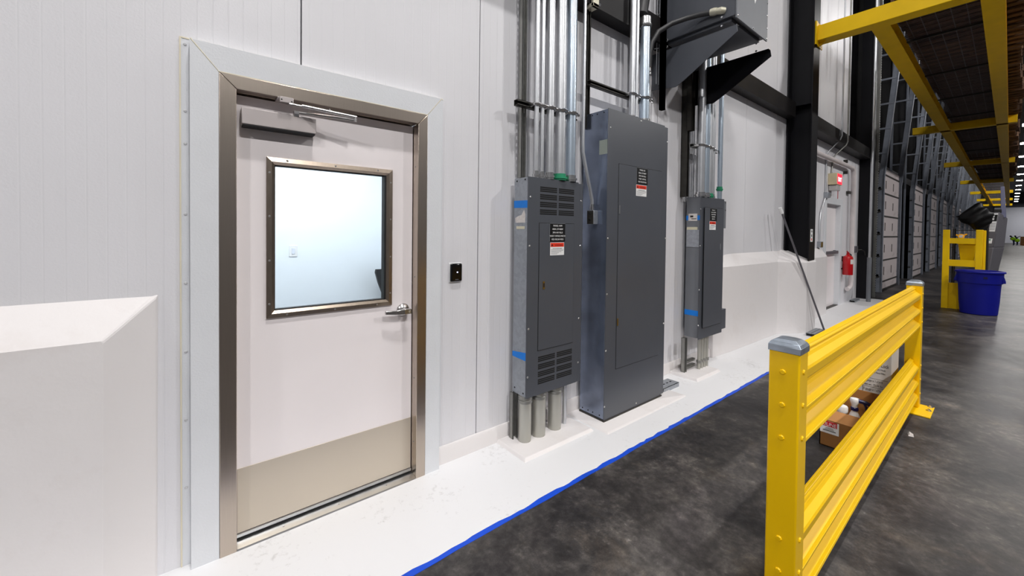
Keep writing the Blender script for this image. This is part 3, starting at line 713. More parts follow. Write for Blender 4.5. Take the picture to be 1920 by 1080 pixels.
# ------------------------------------------------------------------ transformer on its wall brackets
T = thing('transformer', 'big dark grey transformer box hung high on the wall on two triangular brackets', 'transformer', (3.85,-.40,3.0))
obj('enclosure', MB().box(3.5,4.18,-.745,-.09,3.43,4.5).box(3.53,4.15,-.70,-.10,3.40,3.43), M['gray'], T, bevel=.003)
b = MB().box(3.495,4.185,-.757,-.745,3.40,4.5).m(1)
for x, z in ((3.52,3.425),(3.85,3.42),(4.165,3.42),(3.515,3.60),(4.17,3.52),(4.17,3.64),(4.17,3.76),(3.515,3.8)): b.dome((x,-.757,z), .009)
obj('front_cover', b, [M['gray2'], M['bolt']], T, bevel=.003)
b = MB()
def tri_outline(cx, cz, h, w, th, y):
    o = [(cx-w,cz+h),(cx+w,cz+h),(cx,cz-h)]; i = [(cx-w+th*2,cz+h-th),(cx+w-th*2,cz+h-th),(cx,cz-h+th*2.2)]
    for k in range(3):
        a, e = o[k], o[(k+1)%3]; a2, e2 = i[k], i[(k+1)%3]
        b.hexa([(a[0],y,a[1]),(e[0],y,e[1]),(e2[0],y,e2[1]),(a2[0],y,a2[1]),(a[0],y-.001,a[1]),(e[0],y-.001,e[1]),(e2[0],y-.001,e2[1]),(a2[0],y-.001,a2[1])])
tri_outline(3.875,3.755,.105,.12,.022,-.757)
b.prism([(3.86,3.72),(3.885,3.72),(3.875,3.80),(3.855,3.80)], 1, -.758, -.757)
obj('warning_mark', b, M['signwhite'], T, label='white triangle warning mark')
for x0, x1, s in ((3.478,3.484,1),(4.243,4.249,-1)):
    b = MB().prism([(.04,2.975),(.04,3.335),(-.765,3.335),(-.775,3.27),(-.30,2.985),(-.22,2.945)], 0, x0, x1)
    b.box(min(x0,x0+s*.045),max(x0,x0+s*.045),-.765,.04,3.329,3.335)
    br = obj('bracket', b, M['dark'] if s < 0 else M['gray'], T, bevel=.0015)
    b = MB()
    for y, z in ((-.64,3.44),(-.64,3.365),(-.12,3.43),(-.12,3.365)): b.dome((x0 if s > 0 else x0-.002, y, z), .011, (-1,0,0))
    obj('bracket_bolt', b, M['bolt'], br)
obj('back_rail', MB().box(3.41,3.455,-.13,-.087,2.74,4.6).box(3.41,3.455,-.13,-.087,2.74,4.6).box(4.2,4.243,-.13,-.087,2.9,4.6), M['strutdark'], T)
obj('wire_ladder', MB().cyl((3.40,-.06,3.0),(3.40,-.06,4.6),.004,6).cyl((3.44,-.06,3.0),(3.44,-.06,4.6),.004,6).cyl((3.36,-.06,3.33),(3.44,-.06,3.36),.004,6).cyl((3.36,-.06,3.66),(3.44,-.06,3.69),.004,6), M['pipe'], T)

# ------------------------------------------------------------------ black steel girt and columns
def ibeam(b, axis, a, e, c1, c2, w, h, t):   # simple rolled section along x
    pass
b = MB().box(-4,7.36,-.085,.049,3.625,3.64).box(-4,7.36,-.085,.049,3.40,3.412).box(-4,7.36,-.085,-.073,3.412,3.625)
desc(obj('steel_girt', b, M['girt'], smooth=0), 'long black steel girt across the white wall, left of the column with stickers', 'steel beam', 'black steel girts')
b = MB().box(7.70,12.4,-.15,.049,3.565,3.58).box(7.70,12.4,-.15,.049,3.345,3.357).box(7.70,12.4,-.15,-.138,3.357,3.565)
desc(obj('steel_girt', b, M['girt'], smooth=0), 'brownish black steel girt above the exit sign, right of the column with stickers', 'steel beam', 'black steel girts')
K = thing('steel_column', 'black steel column rising from the white curb, with small white stickers on its front', 'steel column', (7.52,-.14,1.05), 'black steel columns')
obj('column_shaft', MB().box(7.37,7.67,-.30,-.284,1.05,11.1).box(7.37,7.67,.02,.036,1.05,11.1).box(7.514,7.526,-.284,.02,1.05,11.1).box(7.38,7.66,-.284,.02,3.585,3.597), M['dark'], K, smooth=0)
b = MB().box(7.43,7.545,-.3015,-.30,1.42,1.62).m(1).box(7.47,7.51,-.302,-.301,1.50,1.535).m(2).box(7.47,7.51,-.302,-.301,1.44,1.475).m(3).box(7.45,7.53,-.302,-.301,1.57,1.60)
obj('sticker', b, [M['signwhite'], M['ink'], M['red'], M['greyink']], K, label='small white sticker with black and red marks')
b = MB().box(12.42,12.44,-.2,.05,0,11.1).box(12.64,12.66,-.2,.05,0,11.1).box(12.44,12.64,-.09,-.075,0,11.1).box(12.42,12.66,-.2,-.19,0,11.1)
desc(obj('steel_column', b, M['dark'], smooth=0), 'black steel column beside the white strip door, left of the dock doors', 'steel column', 'black steel columns')

# ================================================================== FLOOR THINGS
# blue tape along the brushed paint edge
b = MB(); xs = [i*.12 for i in range(-34, 42)]; pts = [(x, -.600+random.uniform(-.002,.002)) for x in xs]+[(x, -.636+random.uniform(-.003,.003)) for x in xs[::-1]]
b.prism(pts, 2, 0, .0018)
desc(obj('floor_tape', b, M['tapefloor'], smooth=0), 'long blue tape strip on the floor along the white paint edge', 'tape')

def floor_strut(x0, x1, y0, y1, label):
    t = .004; b = MB().box(x0,x1,y0,y0+t,0.0022,.045).box(x0,x1,y1-t,y1,.0022,.045).box(x0,x1,y0,y1,.041,.045).m(1)
    x = x0+.03
    while x < x1-.05: b.box(x,x+.03,(y0+y1)/2-.007,(y0+y1)/2+.007,.0445,.0456); x += .06
    b.box(x0-.0005,x0+.002,y0+.012,y1-.012,.008,.036)
    desc(obj('strut_offcut', b, [M['galv'], M['slot']], smooth=0), label, 'metal strut', 'strut pieces on the white floor')
floor_strut(3.36, 3.64, -.225, -.10, 'short strut piece on the floor at the right foot of the tall panel')
floor_strut(7.10, 7.60, -.475, -.36, 'short strut piece on the floor at the foot of the leaning grey pole')
floor_strut(11.55, 12.0, -.10, .0, 'short strut piece on the floor below the thick white pipe')

# leaning pole
t = thing('leaning_pole', 'thin grey pole with a white cap leaning on the curb by the black column', 'pole', (7.59,-.466,.045))
obj('shaft', MB().tube([(7.59,-.466,.045),(6.740,-.105,1.894)], .013, 12), M['machine'], t)
obj('end_cap', MB().tube([(6.762,-.114,1.846),(6.722,-.098,1.932)], .024, 12), M['white'], t)

# trash on the concrete
b = MB().hexa([(4.14,-1.84,0),(4.20,-1.83,0),(4.19,-1.80,0),(4.13,-1.81,0),(4.15,-1.835,.018),(4.185,-1.83,.006),(4.18,-1.81,.02),(4.14,-1.815,.008)])
desc(obj('paper_scrap', b, M['paper']), 'tiny crumpled white scrap on the dark floor in front of the yellow guard rail', 'scrap')

# ------------------------------------------------------------------ yellow guard rail
G = thing('guard_rail', 'shiny bright yellow double guard rail in the foreground with galvanised post caps', 'guard rail', (3.27,-1.74,0))
py0, py1, ph = -1.792, -1.690, 1.099
for k, px in enumerate((1.590, 4.864)):
    b = MB().box(px,px+.098,py0,py1,.0125,ph+.02)
    post = obj('post', b, M['yellow'], G, bevel=.006, seg=3)
    q = .003; c = MB(); rows = []
    for z, ins in ((ph-.006,-q),(ph+.018,-q),(ph+.030,.004),(ph+.040,.018),(ph+.045,.034)):
        rows.append([(px+ins,py0+ins,z),(px+.098-ins,py0+ins,z),(px+.098-ins,py1-ins,z),(px+ins,py1-ins,z)])
    for a, e in zip(rows, rows[1:]): c.hexa(a+e)
    obj('post_cap', c, M['zinc'], post, bevel=.0015)
    c = MB().box(px-.03 if k == 0 else px-.19, px+.128,-1.88,-1.60,0,.0125)
    bp = obj('base_plate', c, M['yellow'], post, bevel=.003)
    for bx, by in ((px-.01,-1.855),(px+.108,-1.855),(px-.01,-1.625),(px+.108,-1.625)):
        obj('anchor_bolt', MB().lathe((bx,by,.0125), [(.020,0),(.020,.002),(.012,.002),(.012,.010),(.007,.010),(.007,.016)], n=10), M['bolt'], bp)
    for z in (1.018,.892,.766,.377,.252,.127):
        obj('post_bolt', MB().dome((px,-1.738,z), .011, (-1,0,0)), M['yellow'], post)
        obj('post_bolt', MB().dome((px+.045,py0,z+.004), .011, (0,-1,0)), M['yellow'], post)
key = [(0,.058),(.018,.044),(.05,.036),(.075,.040),(.10,.034),(.20,.003),(.28,.004),(.42,.047),(.46,.047),(.575,.003),(.625,.003),(.745,.047),(.785,.047),(.91,.004),(.96,.001),(1,.018)]
prof = []
for (f0,d0),(f1,d1) in zip(key, key[1:]):
    for k in range(4):
        u = k/4; prof.append((f0+(f1-f0)*u, d0+(d1-d0)*(u*u*(3-2*u))))
prof.append(key[-1])
for z0, z1 in ((.722,1.088),(.085,.440)):
    fr = [(-1.789+d, z1-(z1-z0)*f) for f, d in prof]; bk = [(y+.0045, z+0) for i, (y, z) in enumerate(fr)]
    b = MB()
    for i in range(len(fr)-1):
        b.prism([fr[i], fr[i+1], bk[i+1], bk[i]], 0, 1.69, 4.862)
    bmesh.ops.remove_doubles(b.bm, verts=b.bm.verts, dist=.0002)
    obj('rail', b, M['yellow'], G, smooth=50)

# ------------------------------------------------------------------ cartons behind the rail
B = thing('cardboard_box', 'open brown cardboard box with a red and white label behind the guard rail', 'box', (3.66,-1.555,0))
bx0, bx1, by0, by1, bh = 3.44, 3.88, -1.682, -1.42, .195
obj('carton', MB().box(bx0,bx0+.006,by0,by1,0,bh).box(bx1-.006,bx1,by0,by1,0,bh).box(bx0,bx1,by0,by0+.006,0,bh).box(bx0,bx1,by1-.006,by1,0,bh).box(bx0,bx1,by0,by1,0,.006), M['card'], B)
obj('flap', MB().hexa([(bx0,by0,bh),(bx0+.004,by0,bh),(bx0+.004,by1,bh),(bx0,by1,bh),(bx0+.10,by0,bh+.045),(bx0+.104,by0,bh+.042),(bx0+.104,by1,bh+.042),(bx0+.10,by1,bh+.045)]), M['card2'], B, label='pale front flap')
obj('flap', MB().hexa([(bx1-.006,by0,bh),(bx1,by0,bh),(bx1,by1,bh),(bx1-.006,by1,bh),(bx1+.01,by0,bh+.14),(bx1+.016,by0,bh+.14),(bx1+.016,by1,bh+.14),(bx1+.01,by1,bh+.14)]), M['card'], B, label='upright back flap')
obj('flap', MB().hexa([(bx0,by1-.005,bh),(bx1,by1-.005,bh),(bx1,by1,bh),(bx0,by1,bh),(bx0,by1+.06,bh+.06),(bx1,by1+.06,bh+.06),(bx1,by1+.065,bh+.06),(bx0,by1+.065,bh+.06)]), M['card2'], B)
s = obj('label', MB().box(bx0-.001,bx0,-1.532,-1.423,.098,.186).m(1).box(bx0-.0016,bx0-.001,-1.522,-1.423,.148,.186).m(2).box(bx0-.0016,bx0-.001,-1.515,-1.44,.115,.120).box(bx0-.0016,bx0-.001,-1.505,-1.45,.126,.129).box(bx0-.0016,bx0-.001,-1.50,-1.455,.136,.139), [M['signwhite'], M['labelred'], M['ink']], B, label='red and white shipping label')
text('lettering', ['ULINE'], (bx0-.002,-1.478,.153), '-x', .034, M['signwhite'], s, squeeze=.85)

t = thing('bottle', 'plain white bottle with a white cap in the brown box', 'bottle', (3.60,-1.515,.0065), 'bottles in the brown box')
obj('body', MB().lathe((3.60,-1.515,.0065), [(.030,0),(.033,.006),(.033,.20),(.028,.215),(.022,.222)], n=24), M['white'], t)
obj('cap', MB().lathe((3.60,-1.515,.228), [(.033,0),(.034,.004),(.034,.038),(.030,.046),(.02,.05)], n=24), M['white'], t, bevel=0)
obj('print', MB().box(3.5665,3.5672,-1.522,-1.511,.12,.19), M['ink'], t)
t = thing('spray_bottle', 'white spray bottle with a navy trigger in the brown box', 'spray bottle', (3.74,-1.56,.0065), 'bottles in the brown box')
obj('body', MB().lathe((3.74,-1.56,.0065), [(.036,0),(.04,.008),(.04,.13),(.036,.16),(.024,.19),(.018,.205),(.018,.215)], n=24), M['white'], t)
obj('collar', MB().lathe((3.74,-1.56,.218), [(.024,0),(.024,.02),(.02,.024)], n=20), M['navy'], t)
obj('spray_head', MB().lathe((3.74,-1.56,.24), [(.018,0),(.02,.02),(.027,.04),(.03,.055),(.026,.066),(.012,.07)], n=20), M['white'], t)
obj('trigger', MB().tube([(3.738,-1.575,.295),(3.74,-1.625,.292),(3.745,-1.66,.282)], [.014,.014,.011], 10).tube([(3.74,-1.612,.29),(3.738,-1.626,.262),(3.736,-1.63,.225)], [.009,.008,.007], 8), M['navy'], t)

W = thing('carton', 'off-white carton printed with wire gauge text, behind the open brown box', 'box', (4.52,-1.51,0))
wx0, wx1, wy0, wy1, wh = 4.36, 4.68, -1.678, -1.36, .60
obj('carton_body', MB().box(wx0,wx1,wy0,wy1,0,wh), M['cardwhite'], W, bevel=.006)
obj('carton_flap', MB().hexa([(wx0+.002,wy0-.001,wh-.002),(wx1,wy0-.001,wh-.002),(wx1,wy0+.003,wh-.002),(wx0+.002,wy0+.003,wh-.002),(wx0+.03,wy0+.05,wh+.05),(wx1-.02,wy0+.05,wh+.05),(wx1-.02,wy0+.055,wh+.05),(wx0+.03,wy0+.055,wh+.05)]), M['cardwhite'], W)
pr = obj('print', MB().box(wx0-.0005,wx0,wy0+.02,wy1-.02,.243,.2455).box(wx0-.0005,wx0,wy0+.02,wy1-.02,.318,.3205).box(wx0-.0005,wx0,wy0+.02,wy1-.02,.19,.1925).box(wx0-.0005,wx0,-1.50,-1.497,.19,.319), M['ink'], W)
text('lettering', ['Smart Lock'], (wx0-.001,-1.660,.428), '-x', .042, M['ink'], pr, align='RIGHT', squeeze=.6)
text('lettering', ['23 gauge x 1,674 ft', 'Net wt.: 72.04 lbs'], (wx0-.001,-1.625,.290), '-x', .027, M['ink'], pr, align='RIGHT', squeeze=.62, gap=1.3)
text('lettering', ['20 gauge x 1,674'], (wx0-.001,-1.612,.214), '-x', .028, M['ink'], pr, align='RIGHT', squeeze=.62)
text('lettering', ['Premium Hook', '& Hand Filler'], (wx0-.001,-1.64,.398), '-x', .022, M['ink'], pr, align='RIGHT', squeeze=.62)

# ------------------------------------------------------------------ stack of pallets at the right edge of the aisle
def pallet_mesh():
    b = MB(); L_, W_ = 1.22, 1.02
    for i in range(7): x = -W_/2+i*(W_-.1)/6; b.box(x,x+.10,-L_/2,L_/2,.118,.138)
    for i in range(5): x = -W_/2+i*(W_-.1)/4; b.box(x,x+.10,-L_/2,L_/2,0,.018)
    for y in (-L_/2,-.02,L_/2-.04): b.box(-W_/2,W_/2,y,y+.04,.018,.118)
    return b
pal = obj('pallet', pallet_mesh(), M['wood'], smooth=0, origin=(0,0,0))
pal2 = obj('pallet', pallet_mesh(), M['wood2'], smooth=0, origin=(0,0,0))
desc(pal, 'worn wooden pallet in the floor stack at the right edge of the aisle', 'pallet', 'floor stack of pallets'); pal.location = (8.1,-3.06,0)
desc(pal2, 'brown wooden pallet in the stacks on the yellow overhead rack', 'pallet', 'pallets on the overhead rack'); pal2.location = (8.25,-1.72,4.815)
for k in range(1, 6):
    o = copy_tree(pal, (8.1+random.uniform(-.04,.04), -3.06+random.uniform(-.02,.02), .1385*k), pal['label'], pal['group'])
x = 8.25; first = True; n = 0
while x < 36:
    hgt = random.choice((6,7,8)) if x < 18 else random.choice((4,5,6))
    for k in range(hgt):
        if first: first = False; continue
        src = pal2 if random.random() < .6 else pal
        o = copy_tree(src, (x+random.uniform(-.03,.03), -1.72+random.uniform(-.08,.07), 4.815+.1385*k), pal2['label'], pal2['group'])
        o.rotation_euler.z = random.choice((0, PI))+random.uniform(-.015,.015)
    x += 1.075+random.uniform(0,.03)

# ------------------------------------------------------------------ yellow overhead rack
R_ = thing('overhead_rack', 'long yellow steel rack overhead, cantilevered along the wall and carrying pallets', 'storage rack', (7.6,-1.2,4.57))
def Ibeam_x(x0, x1, y0, y1, z0, z1):
    yc = (y0+y1)/2; return MB().box(x0,x1,y0,y1,z0,z0+.014).box(x0,x1,y0,y1,z1-.014,z1).box(x0,x1,yc-.005,yc+.005,z0+.014,z1-.014)
for y0, y1 in ((-1.11,-.903),(-2.165,-1.96)):
    b = Ibeam_x(7.72,64,y0,y1,4.60,4.80); yc = (y0+y1)/2
    x = 8.6
    while x < 63: b.box(x,x+.012,y0+.02,y1-.02,4.614,4.786); x += 2.3
    obj('long_beam', b, M['yellow2'], R_, smooth=0)
for i, x in enumerate((7.475,17.0,26.2,35.5,44.8,54.1,63.4)):
    b = MB().box(x,x+.24,-.31,-2.30,4.57,4.80) if i == 0 else MB().box(x,x+.2,-.33,-2.32,4.60,4.80)
    cb = obj('cross_beam', b, M['yellow2'], R_, bevel=.006, seg=2)
    if i == 0:
        c = MB().box(x-.06,x+.02,-.30,-.318,4.50,4.86)
        c.box(x-.05,x+.28,-.312,-.30,4.50,4.86).prism([(-.31,4.50),(-.31,4.57),(-.40,4.57)], 0, x+.1, x+.115).prism([(-.31,4.86),(-.31,4.80),(-.38,4.80)], 0, x+.1, x+.115)
        obj('end_plate', c, M['yellow2'], cb, smooth=0)
        c = MB()
        for y in (-1.0,-1.5,-1.75,-.75): c.dome((x+.03,y,4.57), .012, (0,0,-1))
        obj('beam_bolt', c, M['yellow2'], cb)
b = MB(); x = 7.76
while x < 63:
    b.box(x,x+.006,-2.14,-.92,4.803,4.809); x += .058 if x < 24 else .14
y = -2.12
while y < -.9: b.box(7.74,63.4,y,y+.009,4.808,4.814); y += .152
obj('wire_deck', b, M['wire'], R_, smooth=0)
x = 9.2
while x < 63:
    obj('deck_support', MB().box(x,x+.04,-1.96,-1.11,4.77,4.80), M['strutdark'], R_, smooth=0); x += 2.3

# a torn wrap hanging from the pallets
b = MB().tube([(9.9,-2.36,5.30),(9.92,-2.40,5.2),(9.9,-2.37,5.12),(9.93,-2.42,5.02)], [.02,.05,.02,.045], 8)
desc(obj('plastic_wrap', b, M['plasticfilm']), 'torn white plastic wrap hanging off the pallets on the overhead rack', 'plastic wrap')

# ================================================================== RECESSED WHITE DOOR AND THE THINGS ROUND IT
DD = bpy.data.objects.new('door_2', None); C.objects.link(DD); DD.location = (10.28,.2,0); desc(DD, 'recessed white side door with a grey push bar', None, None, 'structure')
obj('door_leaf', MB().box(9.76,10.80,.125,.149,.0,2.17), M['leaf'], DD, bevel=.002)
obj('door_reveal', MB().box(9.72,9.757,.04,.152,0,2.2).box(10.794,10.84,.04,.152,0,2.2).box(9.72,10.84,.04,.152,2.164,2.2).box(9.60,9.752,.035,.05,0,2.3).box(10.80,10.95,.035,.05,0,2.3).box(9.757,10.794,.0352,.05,2.164,2.3), M['casing'], DD, bevel=.003)
obj('push_bar', MB().box(9.80,10.75,.05,.09,1.13,1.19).box(9.82,9.88,.09,.125,1.13,1.19).box(10.66,10.74,.09,.125,1.12,1.20), M['machine'], DD, bevel=.004)
obj('threshold', MB().box(9.752,10.80,.05,.13,.0,.012), M['strutdark'], DD)

t = thing('exit_sign', 'small beige exit sign box with a glowing red face above the recessed white door', 'exit sign', (9.98,-.03,2.53))
obj('housing', MB().box(9.82,10.18,-.098,.05,2.535,2.765), M['beige'], t, bevel=.006)
f = obj('lit_face', MB().box(9.835,10.165,-.101,-.098,2.55,2.75), M['exit'], t)
text('lettering', ['EXIT'], (10.0,-.1025,2.60), '-y', .125, emit_mat('lit_letters', (255,225,225), 3), f)
obj('clear_cover', MB().box(9.86,10.10,-.09,.045,2.42,2.53), M['clear'], t, bevel=.01)
obj('pull_tag', MB().box(10.02,10.05,-.07,-.065,2.26,2.42), M['extred'], t)

def wall_conduit(path, r, label, m='pipe'):
    t = thing('conduit', label, 'conduit', path[-1], 'conduits round the recessed white door')
    obj('tube', MB().tube(path, r, 10), M[m], t); return t
wall_conduit([(9.72,-.172,8),(9.73,-.172,3.47),(9.72,-.15,3.40),(9.61,.01,3.16),(9.60,.033,3.11),(9.60,.033,2.37)], .015, 'thin grey conduit bending down to the metal box beside the recessed white door')
wall_conduit([(10.17,-.172,8),(10.18,-.172,3.42),(10.17,-.15,3.35),(10.08,.0,3.16),(10.05,.033,3.09),(9.99,.033,2.765)], .015, 'thin dark conduit bending down to the exit sign', 'strut')
t = thing('junction_box', 'small grey metal box on the wall above the recessed white door', 'junction box', (9.62,.02,2.25))
obj('body', MB().box(9.55,9.70,-.02,.05,2.26,2.37), M['galv'], t, bevel=.004)
obj('fitting', MB().cyl((9.70,.015,2.31),(9.78,.015,2.31),.02,10).cyl((9.74,.0,2.27),(9.74,.0,2.34),.02,10), M['strut'], t)
wall_conduit([(9.57,.025,2.27),(9.40,.03,2.10),(9.30,.03,1.95),(9.27,.03,1.8),(9.25,.03,1.40)], .014, 'thin conduit running from the metal box down to the outlet left of the white door')
t = thing('outlet_box', 'small metal outlet box low on the wall at the left of the recessed white door', 'outlet', (9.27,.02,1.28))
obj('body', MB().box(9.20,9.34,-.01,.05,1.285,1.40), M['galv'], t, bevel=.004)
obj('face_plate', MB().box(9.21,9.33,-.014,-.01,1.295,1.39), M['brass'], t)
t = thing('white_pipe', 'thick white pipe running above the recessed door and down beside the fire extinguisher', 'pipe', (11.44,-.02,.3))
obj('pipe_run', MB().tube([(7.8,-.038,3.02),(11.28,-.038,3.02),(11.38,-.038,2.99),(11.43,-.038,2.90),(11.44,-.038,.48),(11.42,-.035,.38),(11.36,-.02,.33),(11.28,-.004,.32)], .045, 16), M['pinkwhite'], t)
obj('pipe_bracket', MB().box(10.95,11.0,-.02,.05,2.86,2.92).box(10.95,11.0,-.02,.05,3.10,3.17).box(11.25,11.39,-.01,.05,2.45,2.51), M['strutdark'], t)
t = thing('fire_extinguisher', 'red fire extinguisher hanging on the white wall beside the thick white pipe', 'fire extinguisher', (11.02,-.06,.66))
ex, ey = 11.02, -.058
obj('cylinder', MB().lathe((ex,ey,.66), [(.085,0),(.092,.012),(.092,.36),(.08,.40),(.045,.425),(.03,.435)], n=28), M['extred'], t)
obj('valve', MB().lathe((ex,ey,1.09), [(.03,0),(.03,.03),(.022,.035),(.022,.06)], n=14).box(ex-.07,ex+.03,ey-.012,ey+.012,1.13,1.142).hexa([(ex-.08,ey-.012,1.17),(ex+.02,ey-.012,1.145),(ex+.02,ey+.012,1.145),(ex-.08,ey+.012,1.17),(ex-.08,ey-.012,1.182),(ex+.02,ey-.012,1.157),(ex+.02,ey+.012,1.157),(ex-.08,ey+.012,1.182)]), M['extred'], t)
obj('hose', MB().tube([(ex+.02,ey-.02,1.12),(ex+.10,ey-.03,1.10),(ex+.125,ey-.04,1.0),(ex+.115,ey-.05,.80)], .012, 10), M['rubber'], t)
b = MB().box(0,0,0,0,0,0) if False else MB()
for k in range(6):
    a0 = -PI*.78+PI*.5*k/6; a1 = -PI*.78+PI*.5*(k+1)/6; r = .0935
    P = [(ex+r*math.cos(a), ey+r*math.sin(a), z) for z in (.90,1.0) for a in (a0, a1)]
    b._f([b.bm.verts.new(P[0]), b.bm.verts.new(P[1]), b.bm.verts.new(P[3]), b.bm.verts.new(P[2])])
obj('instruction_label', b, M['paper'], t)
obj('wall_hook', MB().box(ex-.02,ex+.02,.02,.05,.95,1.06).box(ex-.1,ex+.1,.03,.05,.78,.80), M['ink'], t)
t = thing('lock_box', 'grey control box with a short cable at the far end of the white wall', 'control box', (12.0,.02,1.11))
obj('body', MB().box(11.88,12.14,-.02,.05,1.12,1.27), M['machine'], t, bevel=.005)
obj('cable', MB().tube([(12.14,.0,1.17),(12.25,-.06,1.18),(12.36,-.10,1.13),(12.38,-.11,1.05)], .012, 8), M['ink'], t)
t = thing('riser_pipe', 'tall grey riser pipe with a thicker lower sleeve left of the dock doors', 'pipe', (11.95,-.26,0))
obj('riser', MB().cyl((11.95,-.26,1.0),(11.95,-.26,9),.025,12), M['pipe'], t)
obj('sleeve', MB().cyl((11.95,-.26,0),(11.95,-.26,1.02),.042,14), M['gray2'], t)

# ================================================================== DOCK DOORS
def dock_door():
    t = thing('dock_door', 'pale sectional dock door nearest to the white wall, between leaning galvanised tracks', 'dock door', (0,0,0), 'dock doors along the wall')
    zs = [.02,.24,.83,1.475,2.04,2.66,3.17,3.36]; w = 2.5
    for a, e in zip(zs, zs[1:]):
        b = MB().box(0,w,-.085,-.03,a+.035,e).m(1).box(0,w,-.1,-.03,a,a+.035).m(2)
        if e-a > .4:
            for xx in (.45,1.55):
                b.box(xx,xx+.02,-.097,-.085,(a+e)/2-.10,(a+e)/2+.12).box(xx-.07,xx+.09,-.05,-.03,(a+e)/2-.01,(a+e)/2+.01)
        obj('door_section', b, [M['dock'], M['strutdark'], M['strutdark']], t, smooth=0)
    for s, x in ((-1,-.12),(1,w+.06)):
        b = MB()
        for z0, z1, ya, yb in ((0,3.05,-.14,-.14),(3.05,8.2,-.14,-.56)):
            for xa, xb, d0, d1 in ((x,x+.012,0,.12),(x-.02,x+.08,0,.012)):
                b.hexa([(xa,ya+d0,z0),(xb,ya+d0,z0),(xb,ya+d1,z0),(xa,ya+d1,z0),(xa,yb+d0,z1),(xb,yb+d0,z1),(xb,yb+d1,z1),(xa,yb+d1,z1)])
        obj('track', b, M['track'], t, smooth=0)
        obj('upright', MB().box(x-.02,x+.025,.11,.14,0,8.2).box(x-.02,x-.012,.08,.14,0,8.2), M['track'], t, smooth=0)
        b = MB()
        for z in (3.7,4.35,5.0,5.65,6.3,6.95): b.box(x-.012,x+.012,-.12-.0816*(z-3.05),.10,z,z+.045)
        obj('rung', b, M['track'], t, smooth=0)
        b = MB()
        for z in (.45,1.0,1.6,2.2,2.8): b.cyl((x+.0,-.05,z),(x+.09*(-s),-.05,z),.03,8).box(x-.03,x+.05,-.09,-.03,z-.05,z-.02)
        obj('roller', b, M['strutdark'], t)
    return t
d0 = dock_door(); d0.location = (14.35,0,0)
for i, x in enumerate((19.7,24.4,29.2,34.1,39.0,43.9,48.8,53.7,58.6)):
    lab = 'pale sectional dock door, %s from the white wall along the row' % ('second','third','fourth','fifth','sixth','seventh','eighth','ninth','tenth')[i]
    copy_tree(d0, (x,0,0), lab, d0['group'])
b = MB()
b.box(13.02,13.03,-.2,-.13,0,8)
z = 0
while z < 8: b.box(13.03,13.08,-.2,-.19,z,z+.035); z += .06
desc(obj('slotted_upright', b, M['strut'], smooth=0), 'tall slotted steel upright beside the first dock door', 'upright')
b = MB().box(12.7,64,.141,.149,3.40,3.62)
desc(obj('steel_girt', b, M['girt'], smooth=0), 'dark girt running above the row of dock doors', 'steel beam', 'black steel girts')

# ================================================================== THINGS DOWN THE AISLE
t = thing('end_guard', 'yellow H-shaped end guard standing in the aisle behind the blue bin', 'guard', (12.41,-1.66,0))
gx = 12.36
for y0, y1 in ((-1.464,-1.366),(-1.924,-1.826)):
    obj('post', MB().box(gx,gx+.1,y0,y1,0,1.668), M['yellow2'], t, bevel=.004)
obj('post_flange', MB().box(gx+.02,gx+.1,-1.962,-1.926,0,1.655), M['yellow2'], t, bevel=.003)
obj('cross_bar', MB().box(gx+.01,gx+.07,-1.83,-1.46,1.378,1.49), M['yellow2'], t, bevel=.003)
obj('cross_bar', MB().box(gx+.01,gx+.07,-1.83,-1.46,.90,1.035), M['yellow2'], t, bevel=.003)
obj('kick_panel', MB().box(gx+.03,gx+.05,-1.83,-1.46,0,.545), M['yellow2'], t)

t = thing('trash_can', 'big round blue plastic trash can in the aisle in front of the yellow end guard', 'trash can', (12.02,-1.9,0))
cx, cy = 12.02, -1.9
obj('body', MB().lathe((cx,cy,0), [(.235,0),(.25,.012),(.268,.25),(.283,.615),(.302,.618),(.315,.83),(.30,.83),(.285,.6),(.24,.03)], n=48), M['blue'], t)
obj('rim', MB().lathe((cx,cy,.815), [(.312,0),(.334,.004),(.338,.02),(.334,.036),(.315,.044),(.302,.036),(.302,.01)], n=48), M['blue'], t, smooth=60)
for s in (-1,1):
    b = MB()
    for yy0, yy1 in ((-.075,-.055),(.055,.075)): b.prism([(s*.30,.79),(s*.335,.66),(s*.33,.645),(s*.295,.63)], 1, yy0, yy1)
    b.prism([(s*.300,.79),(s*.335,.665),(s*.33,.645),(s*.302,.77)], 1, -.06, .06).box(min(s*.29,s*.335),max(s*.29,s*.335),-.06,.06,.632,.65)
    # handles sit along the wall-to-aisle direction
    bmesh.ops.rotate(b.bm, verts=b.bm.verts, cent=(0,0,0), matrix=Matrix.Rotation(PI/2, 3, 'Z')); bmesh.ops.translate(b.bm, verts=b.bm.verts, vec=(cx,cy,0))
    obj('handle', b, M['blue'], t, bevel=.004)
b = MB()
for k in range(4):
    a = PI+.20+k*.045; r = .3085
    P = [(cx+r*math.cos(q), cy+r*math.sin(q), z) for z in (.715,.755) for q in (a, a+.034)]
    P2 = [(cx+(r+.004)*math.cos(q), cy+(r+.004)*math.sin(q), z) for z in (.715,.755) for q in (a, a+.034)]
    b.hexa([P[0],P[1],P2[1],P2[0],P[2],P[3],P2[3],P2[2]])
obj('moulded_mark', b, M['bluemark'], t, label='dark moulded mark')

